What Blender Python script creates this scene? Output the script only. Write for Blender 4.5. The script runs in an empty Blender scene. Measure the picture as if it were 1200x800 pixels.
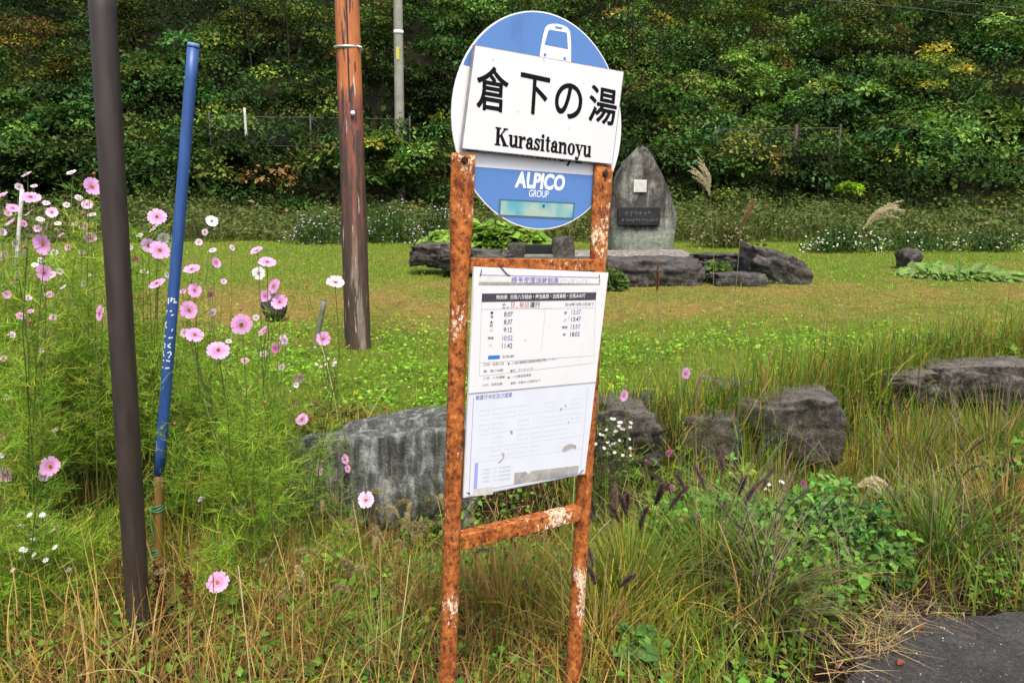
import bpy, bmesh, math
import numpy as np
from mathutils import Vector, Matrix, noise as mnoise
from mathutils.geometry import tessellate_polygon

rng = np.random.default_rng(11)
SC = bpy.context.scene
COL = SC.collection
R = math.radians
U = rng.uniform
A = np.array

# ------------------------------------------------------------------ camera
FPX, PITCH, EYE = 850.0, math.atan(140 / 850), 1.5
cam_d = bpy.data.cameras.new('camera')
cam = bpy.data.objects.new('camera', cam_d); COL.objects.link(cam)
cam.location = (0, 0, EYE); cam.rotation_euler = (math.pi / 2 - PITCH, 0, 0)
cam_d.sensor_width = 36; cam_d.lens = FPX / 1200 * 36
cam_d.clip_start = 0.05; cam_d.clip_end = 400
SC.camera = cam
CP, SP = math.cos(PITCH), math.sin(PITCH)


def ray(px, py):
    cx = (px - 600) / FPX; cy = -(py - 400) / FPX
    return A([cx, CP + cy * SP, -SP + cy * CP])


def at(px, py, Y):
    """world point seen at photo pixel (px, py) at distance Y in front"""
    d = ray(px, py)
    return A([0, 0, EYE]) + d * (Y / d[1])


# ------------------------------------------------------------------ world and light
w = bpy.data.worlds.new('World'); SC.world = w; w.use_nodes = True
nt = w.node_tree; nt.nodes.clear()
out = nt.nodes.new('ShaderNodeOutputWorld'); bg = nt.nodes.new('ShaderNodeBackground')
sky = nt.nodes.new('ShaderNodeTexSky'); sky.sky_type = 'NISHITA'; sky.sun_disc = False
SUN_EL, SUN_AZ = R(60), R(168)          # azimuth measured clockwise from +Y: behind the camera
sky.sun_elevation = SUN_EL; sky.sun_rotation = SUN_AZ
sky.air_density = 1.0; sky.dust_density = 5.0; sky.ozone_density = 0.6
bg.inputs[1].default_value = 0.13
nt.links.new(sky.outputs[0], bg.inputs[0]); nt.links.new(bg.outputs[0], out.inputs[0])
sd = bpy.data.lights.new('sun', 'SUN'); sd.energy = 1.5; sd.angle = R(14); sd.color = (1, .95, .87)
so = bpy.data.objects.new('sun', sd); COL.objects.link(so)
sdir = Vector((math.sin(SUN_AZ) * math.cos(SUN_EL), math.cos(SUN_AZ) * math.cos(SUN_EL), math.sin(SUN_EL)))
so.rotation_euler = sdir.to_track_quat('Z', 'Y').to_euler(); so.location = (2, -8, 14)
vs = SC.view_settings
SC.display_settings.display_device = 'sRGB'
vs.view_transform = 'Standard'; vs.look = 'None'; vs.gamma = 1; vs.use_curve_mapping = False
vs.exposure = 1.07
SC.render.engine = 'CYCLES'
SC.cycles.max_bounces = 6; SC.cycles.diffuse_bounces = 3; SC.cycles.glossy_bounces = 2
SC.cycles.transmission_bounces = 3; SC.cycles.transparent_max_bounces = 4
SC.cycles.caustics_reflective = False; SC.cycles.caustics_refractive = False


# ------------------------------------------------------------------ materials
def lin(r, g, b):
    f = lambda c: (c / 255 / 12.92) if c / 255 <= .04045 else ((c / 255 + .055) / 1.055) ** 2.4
    return A([f(r), f(g), f(b)])


def new_mat(name):
    m = bpy.data.materials.new(name); m.use_nodes = True
    t = m.node_tree; b = t.nodes['Principled BSDF']
    return m, t, b


def N(t, typ, **kw):
    n = t.nodes.new(typ)
    for k, v in kw.items():
        setattr(n, k, v)
    return n


def plain(name, col, rough=.6, metal=0., spec=.4, var=.0, vscale=30.):
    m, t, b = new_mat(name)
    b.inputs['Roughness'].default_value = rough; b.inputs['Metallic'].default_value = metal
    b.inputs['Specular IOR Level'].default_value = spec
    if var:
        co = N(t, 'ShaderNodeTexCoord'); nz = N(t, 'ShaderNodeTexNoise'); nz.inputs['Scale'].default_value = vscale
        nz.inputs['Detail'].default_value = 6
        cr = ramp(t, [(.3, [c * (1 - var) for c in col]), (.7, [min(1, c * (1 + var)) for c in col])])
        t.links.new(co.outputs['Object'], nz.inputs['Vector']); t.links.new(nz.outputs[0], cr.inputs[0])
        t.links.new(cr.outputs[0], b.inputs['Base Color'])
    else:
        b.inputs['Base Color'].default_value = (*col, 1)
    return m


def ramp(t, stops, interp='LINEAR'):
    n = N(t, 'ShaderNodeValToRGB'); n.color_ramp.interpolation = interp
    e = n.color_ramp.elements
    while len(e) < len(stops):
        e.new(.5)
    for i, (p, c) in enumerate(stops):
        e[i].position = p; e[i].color = (*c[:3], 1)
    return n


def noise(t, scale, detail=6, rough=.6, stretch=None, dist=0., loc=(0, 0, 0), coord='Object'):
    co = N(t, 'ShaderNodeTexCoord'); mp = N(t, 'ShaderNodeMapping'); nz = N(t, 'ShaderNodeTexNoise')
    nz.inputs['Scale'].default_value = scale; nz.inputs['Detail'].default_value = detail
    nz.inputs['Roughness'].default_value = rough; nz.inputs['Distortion'].default_value = dist
    mp.inputs['Scale'].default_value = stretch or (1, 1, 1); mp.inputs['Location'].default_value = loc
    t.links.new(co.outputs[coord], mp.inputs[0]); t.links.new(mp.outputs[0], nz.inputs['Vector'])
    return nz


def mix(t, fac, a, b_, mode='MIX'):
    n = N(t, 'ShaderNodeMix', data_type='RGBA', blend_type=mode)
    for sock, v in ((n.inputs[0], fac), (n.inputs[6], a), (n.inputs[7], b_)):
        if hasattr(v, 'is_linked') or isinstance(v, bpy.types.NodeSocket):
            t.links.new(v, sock)
        elif isinstance(v, (int, float)):
            sock.default_value = v
        else:
            sock.default_value = (*v[:3], 1)
    return n.outputs[2]


def bump(t, b, h, strength=.3, dist=.01):
    n = N(t, 'ShaderNodeBump'); n.inputs['Strength'].default_value = strength; n.inputs['Distance'].default_value = dist
    t.links.new(h, n.inputs['Height']); t.links.new(n.outputs[0], b.inputs['Normal'])


def leafmat(name, rough=.55, trans=.28, spec=.3, ttint=(1.0, 1.15, .55)):
    """colour of each leaf comes from its own 'tint' attribute"""
    m, t, b = new_mat(name)
    at_ = N(t, 'ShaderNodeAttribute', attribute_name='tint')
    t.links.new(at_.outputs['Color'], b.inputs['Base Color'])
    b.inputs['Roughness'].default_value = rough; b.inputs['Specular IOR Level'].default_value = spec
    tr = N(t, 'ShaderNodeBsdfTranslucent'); mx = N(t, 'ShaderNodeMixShader'); mx.inputs[0].default_value = trans
    c = mix(t, 1.0, at_.outputs['Color'], ttint, 'MULTIPLY')
    t.links.new(c, tr.inputs['Color'])
    t.links.new(b.outputs[0], mx.inputs[1]); t.links.new(tr.outputs[0], mx.inputs[2])
    t.links.new(mx.outputs[0], t.nodes['Material Output'].inputs['Surface'])
    return m


M = {}
M['leaf'] = leafmat('leaf', .6, .22, .12)
M['wood_leaf'] = leafmat('wood_leaf', .7, .25, .06)
M['grass'] = leafmat('grass', .6, .2, .08)
M['petal'] = leafmat('petal', .6, .3, .15, (1, .95, 1))
M['stem'] = leafmat('stem', .6, .0, .3)
M['bark'] = plain('bark', (.028, .022, .016), .95, spec=.1, var=.4, vscale=12)
M['white_letter'] = plain('white_letter', (.82, .83, .85), .5)
M['black_ink'] = plain('black_ink', (.008, .008, .009), .8, spec=.08)
M['dark_metal'] = plain('dark_metal', (.05, .05, .055), .5, .6)
M['wire'] = plain('wire', (.03, .03, .03), .6)

# ------------------------------------------------------------------ mesh helpers
def finish(name, me, mat, parent=None, loc=None):
    me.materials.append(mat)
    o = bpy.data.objects.new(name, me); COL.objects.link(o)
    if parent is not None:
        o.parent = parent
    elif loc is not None:
        o.location = loc
    return o


def origin_of(parent):
    v = Vector((0, 0, 0))
    while parent is not None:
        v = v + parent.location; parent = parent.parent
    return A(v)


class Geo:
    """collects quads (with one tint each) in world coordinates"""
    def __init__(s):
        s.v, s.f, s.t, s.n = [], [], [], 0

    def add(s, v, f, t):
        v = np.asarray(v, np.float32).reshape(-1, 3); f = np.asarray(f, np.int64).reshape(-1, 4)
        s.v.append(v); s.f.append(f + s.n); s.n += len(v)
        t = np.asarray(t, np.float32)
        s.t.append(np.broadcast_to(t, (len(f), 3)) if t.ndim == 1 else t)
        return s

    def mesh(s, name, origin=(0, 0, 0), smooth=False):
        v = np.concatenate(s.v) - np.asarray(origin, np.float32); f = np.concatenate(s.f); t = np.concatenate(s.t)
        me = bpy.data.meshes.new(name)
        me.vertices.add(len(v)); me.vertices.foreach_set('co', v.astype(np.float32).ravel())
        me.loops.add(len(f) * 4); me.loops.foreach_set('vertex_index', f.astype(np.int32).ravel())
        me.polygons.add(len(f)); me.polygons.foreach_set('loop_start', np.arange(0, len(f) * 4, 4, dtype=np.int32))
        try:
            me.polygons.foreach_set('loop_total', np.full(len(f), 4, np.int32))
        except Exception:
            pass
        a = me.attributes.new('tint', 'FLOAT_COLOR', 'FACE')
        a.data.foreach_set('color', np.concatenate([np.clip(t, 0, 1), np.ones((len(t), 1))], 1).astype(np.float32).ravel())
        me.polygons.foreach_set('use_smooth', np.full(len(f), smooth, bool))
        me.update(calc_edges=True); me.validate()
        return me

    def build(s, name, mat, parent=None, smooth=False, loc=None):
        org = origin_of(parent) if parent is not None else (loc if loc is not None else (0, 0, 0))
        return finish(name, s.mesh(name, org, smooth), mat, parent, loc)


def unit(v):
    return v / np.maximum(1e-9, np.linalg.norm(v, axis=-1, keepdims=True))


def jit(col, n, v=.15, h=.08):
    """n tints round a colour: brightness and hue jitter"""
    c = np.asarray(col, float)
    c = np.broadcast_to(c, (n, 3))
    return np.clip(c * np.exp(rng.normal(0, v, (n, 1))) * np.exp(rng.normal(0, h, (n, 3))), 0, 1)


def pick(cols, n, wts=None, v=.15, h=.08):
    cols = A(cols, float)
    p = None if wts is None else A(wts, float) / np.sum(wts)
    return jit(cols[rng.choice(len(cols), n, p=p)], n, v, h)


def blades(g, base, h, wd, az, lean, curl, segs, tint, tip=None, taper=1.0):
    """arching strips; all arguments per blade"""
    n = len(base); B = lambda x: np.broadcast_to(np.asarray(x, float), (n,))
    h, wd, az, lean, curl = map(B, (h, wd, az, lean, curl))
    d = np.stack([np.cos(az), np.sin(az), 0 * az], 1)
    tw = az + np.pi / 2 + rng.normal(0, .5, n)
    side = np.stack([np.cos(tw), np.sin(tw), 0 * az], 1)
    p = base.astype(float).copy(); vs_ = []
    for i in range(segs + 1):
        t = i / segs
        wt = wd * max(.04, (1 - t ** 1.6) if taper else 1) * (.6 + .4 * min(1, t * 4 + .3))
        vs_ += [p - side * wt[:, None] / 2, p + side * wt[:, None] / 2]
        ph = lean + curl * (t + .5 / segs)
        p = p + (d * np.sin(ph)[:, None] + A([0, 0, 1.]) * np.cos(ph)[:, None]) * (h / segs)[:, None]
    V = np.stack(vs_, 1); k = 2 * (segs + 1)
    q = A([[2 * i, 2 * i + 1, 2 * i + 3, 2 * i + 2] for i in range(segs)])
    f = (np.arange(n)[:, None, None] * k + q[None]).reshape(-1, 4)
    tint = np.broadcast_to(tint, (n, 3))
    if tip is None:
        T = np.repeat(tint, segs, 0)
    else:
        a = (np.arange(segs) / max(1, segs - 1))[None, :, None] ** 1.5
        T = (tint[:, None] * (1 - a) + np.broadcast_to(tip, (n, 3))[:, None] * a).reshape(-1, 3)
    g.add(V, f, T)


def leaves(g, pos, direc, nrm, L, W, tint, fold=.25, two=False):
    """leaf blades: base at pos, pointing along direc, facing nrm"""
    n = len(pos); L = np.broadcast_to(np.asarray(L, float), (n,))[:, None]; W = np.broadcast_to(np.asarray(W, float), (n,))[:, None]
    d = unit(direc); s = unit(np.cross(d, nrm)); u = np.cross(s, d)
    if not two:
        V = np.stack([pos, pos + d * L * .45 + s * W * .5 + u * W * fold, pos + d * L, pos + d * L * .45 - s * W * .5 + u * W * fold], 1)
        f = np.arange(n)[:, None] * 4 + A([0, 1, 2, 3])
        g.add(V, f, tint)
    else:
        V = np.stack([pos, pos + d * L * .25 + s * W * .42 + u * W * fold, pos + d * L * .62 + s * W * .46 + u * W * fold * .7, pos + d * L - u * L * .15,
                      pos + d * L * .62 - s * W * .46 + u * W * fold * .7, pos + d * L * .25 - s * W * .42 + u * W * fold], 1)
        f = (np.arange(n)[:, None, None] * 6 + A([[0, 1, 2, 3], [0, 3, 4, 5]])[None]).reshape(-1, 4)
        g.add(V, f, np.repeat(np.broadcast_to(tint, (n, 3)), 2, 0))


def tube(g, pts, r, tint, sides=6, cap=True):
    pts = np.asarray(pts, float); k = len(pts); r = np.broadcast_to(np.asarray(r, float), (k,))
    t = np.gradient(pts, axis=0); t = unit(t)
    ref = A([0, 1., 0]) if abs(t[0][2]) > .7 else A([0, 0, 1.])
    a = unit(np.cross(t, ref)); b = np.cross(t, a)
    ang = np.arange(sides) / sides * 2 * np.pi
    V = pts[:, None] + r[:, None, None] * (a[:, None] * np.cos(ang)[None, :, None] + b[:, None] * np.sin(ang)[None, :, None])
    f = [[i * sides + j, i * sides + (j + 1) % sides, (i + 1) * sides + (j + 1) % sides, (i + 1) * sides + j] for i in range(k - 1) for j in range(sides)]
    V = V.reshape(-1, 3)
    if cap:
        for ci, ring in ((0, 0), (k - 1, (k - 1) * sides)):
            V = np.vstack([V, pts[ci]]); c = len(V) - 1
            for j in range(0, sides, 2):
                f.append([c, ring + j, ring + (j + 1) % sides, ring + (j + 2) % sides])
    g.add(V, f, tint)


def threads(g, a, b, wd, tint):
    """thin straight strips from a to b"""
    n = len(a); d = b - a; s = unit(np.cross(d, rng.normal(size=(n, 3)))) * np.broadcast_to(wd, (n,))[:, None] / 2
    V = np.stack([a - s, a + s, b + s * .5, b - s * .5], 1)
    g.add(V, np.arange(n)[:, None] * 4 + A([0, 1, 2, 3]), tint)


def box(bm, lo, hi, mtx=None):
    r = bmesh.ops.create_cube(bm, size=1)['verts']
    lo, hi = Vector(lo), Vector(hi)
    for v in r:
        v.co = Vector(((lo.x + hi.x) / 2 + v.co.x * (hi.x - lo.x), (lo.y + hi.y) / 2 + v.co.y * (hi.y - lo.y), (lo.z + hi.z) / 2 + v.co.z * (hi.z - lo.z)))
        if mtx is not None:
            v.co = mtx @ v.co
    return r


def bm_obj(name, bm, mat, parent=None, smooth=False, bevel=0., origin=(0, 0, 0)):
    if bevel:
        bmesh.ops.bevel(bm, geom=bm.edges[:], offset=bevel, segments=2, affect='EDGES', profile=.6)
    bmesh.ops.recalc_face_normals(bm, faces=bm.faces[:])
    me = bpy.data.meshes.new(name); bm.to_mesh(me); bm.free()
    if any(origin):
        me.transform(Matrix.Translation(-Vector(origin)))
    for p in me.polygons:
        p.use_smooth = smooth
    return finish(name, me, mat, parent)


def thing(name, label, cat, loc=(0, 0, 0), group=None, rot=None):
    o = bpy.data.objects.new(name, None); COL.objects.link(o)
    o.empty_display_size = .1
    o.location = loc
    if rot:
        o.rotation_euler = rot
    return tag(o, label, cat, group)


def tag(o, label, cat, group=None):
    o['label'] = label; o['category'] = cat
    if group:
        o['group'] = group
    return o


def kind(o, k):
    o['kind'] = k
    return o


def vnoise(x, y, s, seed=0.):
    """smooth value noise in 0..1, vectorised"""
    x = np.asarray(x) * s + seed * 17.3; y = np.asarray(y) * s - seed * 9.1
    xi, yi = np.floor(x), np.floor(y); fx, fy = x - xi, y - yi
    fx = fx * fx * (3 - 2 * fx); fy = fy * fy * (3 - 2 * fy)
    hsh = lambda a, b: np.modf(np.abs(np.sin(a * 127.1 + b * 311.7 + seed) * 43758.5453))[0]
    return (hsh(xi, yi) * (1 - fx) + hsh(xi + 1, yi) * fx) * (1 - fy) + (hsh(xi, yi + 1) * (1 - fx) + hsh(xi + 1, yi + 1) * fx) * fy


def fbm(x, y, s, seed=0.):
    return (vnoise(x, y, s, seed) * .55 + vnoise(x, y, s * 2.1, seed + 3) * .3 + vnoise(x, y, s * 4.3, seed + 7) * .15)


def sstep(a, b, x):
    t = np.clip((np.asarray(x, float) - a) / (b - a), 0, 1)
    return t * t * (3 - 2 * t)
# ------------------------------------------------------------------ terrain
def yw(x):
    return np.interp(x, [-9, -1.6, 0, .5, 1.6, 2.3, 3.5, 5, 9], [4.5, 4.0, 3.95, 4.05, 4.45, 5.05, 5.85, 6.5, 8.4])


def on_pad(px, py, z=.02):
    d = ray(px, py); t_ = (z - EYE) / d[2]
    return (d[0] * t_, d[1] * t_)


edge = [(-8, .45), (-2.5, .75), (-.3, 1.12), (.3, 1.5)] + [on_pad(*q) for q in ((905, 860), (985, 802), (1004, 768), (1040, 745), (1062, 728), (1090, 721), (1140, 719), (1205, 714), (1290, 712))] + [(8, 3.2)]


def edge_y_of(x):
    return np.interp(x, [q[0] for q in edge], [q[1] for q in edge])


def gz(x, y):
    x = np.asarray(x, float); y = np.asarray(y, float)
    lawn = np.interp(y, [3.5, 5, 7, 10.4, 16, 20, 24, 27, 34, 60, 110], [.33, .36, .41, .59, .9, 1.12, 1.6, 3.0, 8.5, 26, 50])
    lawn = lawn + (fbm(x, y, .5, 2) - .5) * .08 * sstep(4, 8, y) + (fbm(x, y, .35, 5) - .5) * 2.2 * sstep(25, 32, y)
    wdt = np.interp(x, [-2.6, -1.5], [1.5, .25])
    s = sstep(0, 1, (y - (yw(x) - wdt)) / wdt)
    ditch = -.22 * np.exp(-((y - (yw(x) - .55)) / .4) ** 2) * sstep(-2.2, -1.2, x)
    front = -.05 + ditch + (fbm(x, y, 2.3, 9) - .5) * .07
    front = front - .30 * np.exp(-((y - edge_y_of(x) - .14) / .13) ** 2) * sstep(.7, 1.0, x) * (1 - sstep(1.6, 2.0, x))
    return front * (1 - s) + lawn * s


def hit(px, py):
    """where the ray through a photo pixel meets the ground"""
    d = ray(px, py); t = np.concatenate([np.arange(1.2, 30, .02), np.arange(30, 90, .2)]) / d[1]
    P = A([0, 0, EYE])[None] + t[:, None] * d[None]
    b = np.nonzero(P[:, 2] < gz(P[:, 0], P[:, 1]))[0]
    p = P[b[0]] if len(b) else P[-1]
    return A([p[0], p[1], float(gz(p[0], p[1]))])


def ground_at(px, Y):
    """point on the ground at distance Y in the image column px"""
    x = (px - 600) / FPX * Y
    for _ in range(8):
        z = float(gz(x, Y)); dep = Y * CP - (z - EYE) * SP
        x = (px - 600) / FPX * dep
    return A([x, Y, float(gz(x, Y))])


def lawn_tint(x, y):
    """green and straw-brown areas of the meadow"""
    n1 = fbm(x * .55, y, .75, 21); n2 = fbm(x, y, 1.9, 33)
    band = np.exp(-((y - 9.2 - .10 * x) / 1.7) ** 2) * .78 * (.4 + n1) + .3 * sstep(.55, .75, n1) * sstep(5, 8, y) * (1 - sstep(13, 17, y))
    band = np.clip(band + (n2 - .5) * .9, 0, 1) * sstep(5.6, 7.4, y)
    return np.clip(band, 0, 1)


g_x = np.unique(np.concatenate([np.arange(-6, 7.01, .14), -6 - np.cumsum(.14 * 1.09 ** np.arange(46)), 7 + np.cumsum(.14 * 1.09 ** np.arange(46))]))
g_y = np.unique(np.concatenate([np.arange(-2, 9.01, .13), -2 - np.cumsum(.2 * 1.2 ** np.arange(20)), 9 + np.cumsum(.13 * 1.05 ** np.arange(78))]))
GX, GY = np.meshgrid(g_x, g_y)
GZ = gz(GX, GY)
nx, ny = len(g_x), len(g_y)
idx = np.arange(nx * ny).reshape(ny, nx)
gf = np.stack([idx[:-1, :-1], idx[:-1, 1:], idx[1:, 1:], idx[1:, :-1]], -1).reshape(-1, 4)
fx = ((GX[:-1, :-1] + GX[1:, 1:]) / 2).ravel(); fy = ((GY[:-1, :-1] + GY[1:, 1:]) / 2).ravel()
soil = A([.022, .017, .011]); turf = A([.10, .15, .022]); straw = A([.22, .155, .05]); forest_soil = A([.010, .010, .005])
on_lawn = sstep(0, .3, fy - yw(fx)); wood = sstep(21, 25, fy)
lt = lawn_tint(fx, fy)[:, None]
gt = soil * (1 - on_lawn[:, None]) + (turf * (1 - lt) + straw * lt) * on_lawn[:, None]
gt = gt * (1 - wood[:, None]) + forest_soil * wood[:, None]
m, t, b = new_mat('earth')
an = N(t, 'ShaderNodeAttribute', attribute_name='tint'); nz = noise(t, 9, 8, .7)
cr = ramp(t, [(.3, (.55, .5, .45)), (.7, (1.35, 1.3, 1.2))]); t.links.new(nz.outputs[0], cr.inputs[0])
t.links.new(mix(t, 1., an.outputs['Color'], cr.outputs[0], 'MULTIPLY'), b.inputs['Base Color'])
b.inputs['Roughness'].default_value = .95; b.inputs['Specular IOR Level'].default_value = .1
nz2 = noise(t, 40, 6, .7); bump(t, b, nz2.outputs[0], .8, .02)
gg = Geo(); gg.add(np.stack([GX, GY, GZ], -1).reshape(-1, 3), gf, gt)
kind(gg.build('ground', m, smooth=True), 'structure')

# pavement slab at the lower right
m, t, b = new_mat('asphalt')
nz = noise(t, 4, 9, .75); cr = ramp(t, [(.3, (.04, .039, .036)), (.55, (.07, .068, .063)), (.75, (.11, .105, .095))])
t.links.new(nz.outputs[0], cr.inputs[0])
gr = noise(t, 75, 5, .8); g2_ = ramp(t, [(.3, (.45, .45, .45)), (.52, (1, 1, 1)), (.66, (1.7, 1.65, 1.6)), (.74, (2.6, 2.5, 2.4))]); t.links.new(gr.outputs[0], g2_.inputs[0])
c = mix(t, 1., cr.outputs[0], g2_.outputs[0], 'MULTIPLY')
ms = noise(t, 9, 7, .7, loc=(5, 2, 0)); mr = ramp(t, [(.62, (0, 0, 0)), (.7, (.7, .7, .7))]); t.links.new(ms.outputs[0], mr.inputs[0])
c = mix(t, mr.outputs[0], c, (.055, .06, .022)); t.links.new(c, b.inputs['Base Color'])
b.inputs['Roughness'].default_value = .9; b.inputs['Specular IOR Level'].default_value = .2
nz3 = noise(t, 150, 6, .8); bump(t, b, nz3.outputs[0], 1., .012)
bm = bmesh.new()
fine = []
for (x0, y0), (x1, y1) in zip(edge[:-1], edge[1:]):
    k = max(2, int(math.hypot(x1 - x0, y1 - y0) / .05))
    for i in range(k):
        s = i / k; jx = rng.normal(0, .012); fine.append((x0 + (x1 - x0) * s + jx, y0 + (y1 - y0) * s + rng.normal(0, .012) + .05 * (vnoise(x0 + (x1 - x0) * s, 0., 6., 2.) - .5)))
fine += [(8, 3.2), (8, -7), (-8, -7)]
vt = [bm.verts.new((x, y, .02)) for x, y in fine]
f = bm.faces.new(vt)
if f.normal.z < 0:
    f.normal_flip()
ex = bmesh.ops.extrude_face_region(bm, geom=[f])
for v_ in ex['geom']:
    if isinstance(v_, bmesh.types.BMVert):
        v_.co.z -= .2
kind(bm_obj('pavement', bm, m), 'structure')

g = Geo(); n = 1500; x = U(.9, 2.6, n); y = U(1.9, 2.9, n); k = y < edge_y_of(x) - .01; x, y = x[k], y[k]; n = len(x); s = (.0010 * np.exp(rng.normal(.3, .5, n)))[:, None]
P = np.stack([x, y, np.full(n, .0215)], 1)
V = np.stack([P + A([-1, -.6, 0]) * s, P + A([1, -.7, 0]) * s, P + A([.9, .6, 1.2]) * s, P + A([-.8, .5, 1.3]) * s], 1)
g.add(V, np.arange(n)[:, None] * 4 + A([0, 1, 2, 3]), pick([(.16, .155, .14), (.09, .085, .08), (.36, .34, .32)], n, [3, 4, .5]))
kind(g.build('pavement_grit', M['stem']), 'stuff')

# ------------------------------------------------------------------ rocks
def rock_mat(name, dark, mid, light, streak=0., scale=5., moss=0., top=.55):
    m, t, b = new_mat(name)
    n1 = noise(t, scale, 9, .68); n2 = noise(t, scale * 1.4, 8, .6, (2.6, 2.6, .35), 0.6) if streak else noise(t, scale * 3.7, 8, .7)
    c1 = ramp(t, [(.28, dark), (.5, mid), (.72, light)]); t.links.new(n1.outputs[0], c1.inputs[0])
    c2 = ramp(t, [(.36, A(dark) * .55), (.5, mid), (.66, A(light) * 1.25)]); t.links.new(n2.outputs[0], c2.inputs[0])
    col = mix(t, .6 if streak else .35, c1.outputs[0], c2.outputs[0])
    n4 = noise(t, scale * 5, 10, .75); lc = ramp(t, [(.6, (0, 0, 0)), (.68, (1, 1, 1))]); t.links.new(n4.outputs[0], lc.inputs[0])
    col = mix(t, mix(t, .5, (0, 0, 0), lc.outputs[0]), col, A(light) * 1.5)
    if moss:
        n5 = noise(t, scale * .8, 6, .7, loc=(3, 1, 2)); mc = ramp(t, [(.5, (0, 0, 0)), (.62, (1, 1, 1))]); t.links.new(n5.outputs[0], mc.inputs[0])
        col = mix(t, mix(t, moss, (0, 0, 0), mc.outputs[0]), col, (.06, .075, .02))
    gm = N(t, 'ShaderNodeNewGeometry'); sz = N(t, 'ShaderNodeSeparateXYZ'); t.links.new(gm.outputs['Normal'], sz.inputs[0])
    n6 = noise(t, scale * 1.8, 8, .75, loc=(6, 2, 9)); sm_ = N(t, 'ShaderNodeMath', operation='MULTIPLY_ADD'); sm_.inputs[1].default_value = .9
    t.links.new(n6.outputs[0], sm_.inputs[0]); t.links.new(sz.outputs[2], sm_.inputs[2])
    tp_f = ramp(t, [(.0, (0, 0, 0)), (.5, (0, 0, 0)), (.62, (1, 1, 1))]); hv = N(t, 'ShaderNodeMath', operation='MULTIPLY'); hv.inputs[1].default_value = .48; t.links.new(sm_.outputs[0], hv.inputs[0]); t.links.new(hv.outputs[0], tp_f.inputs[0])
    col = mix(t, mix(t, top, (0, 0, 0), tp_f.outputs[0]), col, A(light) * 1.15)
    t.links.new(col, b.inputs['Base Color']); b.inputs['Roughness'].default_value = .9
    b.inputs['Specular IOR Level'].default_value = .2
    vc = N(t, 'ShaderNodeTexVoronoi', feature='DISTANCE_TO_EDGE'); vc.inputs['Scale'].default_value = scale * .42
    co_ = N(t, 'ShaderNodeTexCoord'); nw = noise(t, scale * .8, 6, .7, loc=(2, 8, 1)); vm = N(t, 'ShaderNodeVectorMath', operation='MULTIPLY_ADD'); vm.inputs[1].default_value = (.35, .35, .35)
    t.links.new(nw.outputs['Color'], vm.inputs[0]); t.links.new(co_.outputs['Object'], vm.inputs[2]); t.links.new(vm.outputs[0], vc.inputs['Vector'])
    ck = ramp(t, [(.0, (.12, .11, .1)), (.035, (.7, .7, .7)), (.09, (1, 1, 1))]); t.links.new(vc.outputs['Distance'], ck.inputs[0])
    nf = noise(t, scale * 11, 8, .8, loc=(1, 1, 4)); gr_ = ramp(t, [(.32, (.45, .45, .45)), (.5, (1, 1, 1)), (.7, (1.6, 1.6, 1.55))]); t.links.new(nf.outputs[0], gr_.inputs[0])
    col = mix(t, .0 if streak else .55, col, mix(t, 1., col, ck.outputs[0], 'MULTIPLY')); col = mix(t, 1., col, gr_.outputs[0], 'MULTIPLY')
    t.links.new(col, b.inputs['Base Color'])
    n3 = noise(t, scale * 2.5, 14, .75, dist=.3); bump(t, b, n3.outputs[0], 1., .05)
    return m


M['rock_wall'] = rock_mat('rock_wall', (.026, .026, .023), (.11, .116, .106), (.38, .41, .38), 1, 6, .45, .06)
M['rock_brown'] = rock_mat('rock_brown', (.017, .0145, .0125), (.062, .053, .046), (.24, .22, .19), 0, 7, .45, .42)
M['rock_dark'] = rock_mat('rock_dark', (.022, .02, .02), (.07, .064, .06), (.17, .158, .147), 0, 4.4, .35, .12)


def rock(label, pxl, pxr, pyt, pyb, Y, depth, mat, seed, e=.45, shear=0., rough=.12, group='stones along the edge of the meadow', sink=.1, name='rock', rnd=.38):
    wx_ = (pxr - pxl) * .06; pxl, pxr = pxl - wx_, pxr + wx_
    c = at((pxl + pxr) / 2, (pyt + pyb) / 2, Y)
    wd = (pxr - pxl) / FPX * Y * 1.0; ht = (pyb - pyt) / FPX * Y
    bm = bmesh.new(); bmesh.ops.create_cube(bm, size=2); bmesh.ops.subdivide_edges(bm, edges=bm.edges[:], cuts=21, use_grid_fill=True)
    sv = Vector((seed * 3.17, seed * 1.7, -seed * 2.3))
    for v in bm.verts:
        p = v.co.copy(); n = p.normalized()
        q = Vector([math.copysign(abs(a) ** e, a) for a in n]); s = max(abs(a) for a in q)
        p = p.lerp(n * 1.15, rnd)
        a = mnoise.noise(n * 1.1 + sv); b_ = mnoise.noise(n * 2.7 + sv * 2); c_ = mnoise.turbulence(n * 3.2 + sv, 5, True)
        fc = mnoise.cell(n * 1.7 + sv)
        p = p * (1 + a * rough * 1.6 + b_ * rough + (c_ - .6) * rough * 1.0 + (fc - .5) * rough * .8)
        v.co = Vector((p.x * wd / 2, p.y * depth / 2, p.z * ht / 2 + shear * p.x * wd / 2))
        if v.co.z < 0:
            v.co.z *= 1 + sink / max(.05, ht)
    bm.normal_update()
    o = bm_obj(name, bm, M[mat], None, smooth=True)
    o.location = (c[0], c[1] + depth * .3, c[2])
    o.rotation_euler = (0, 0, rng.normal(0, .1))
    return tag(o, label, 'rock', group)


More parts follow.
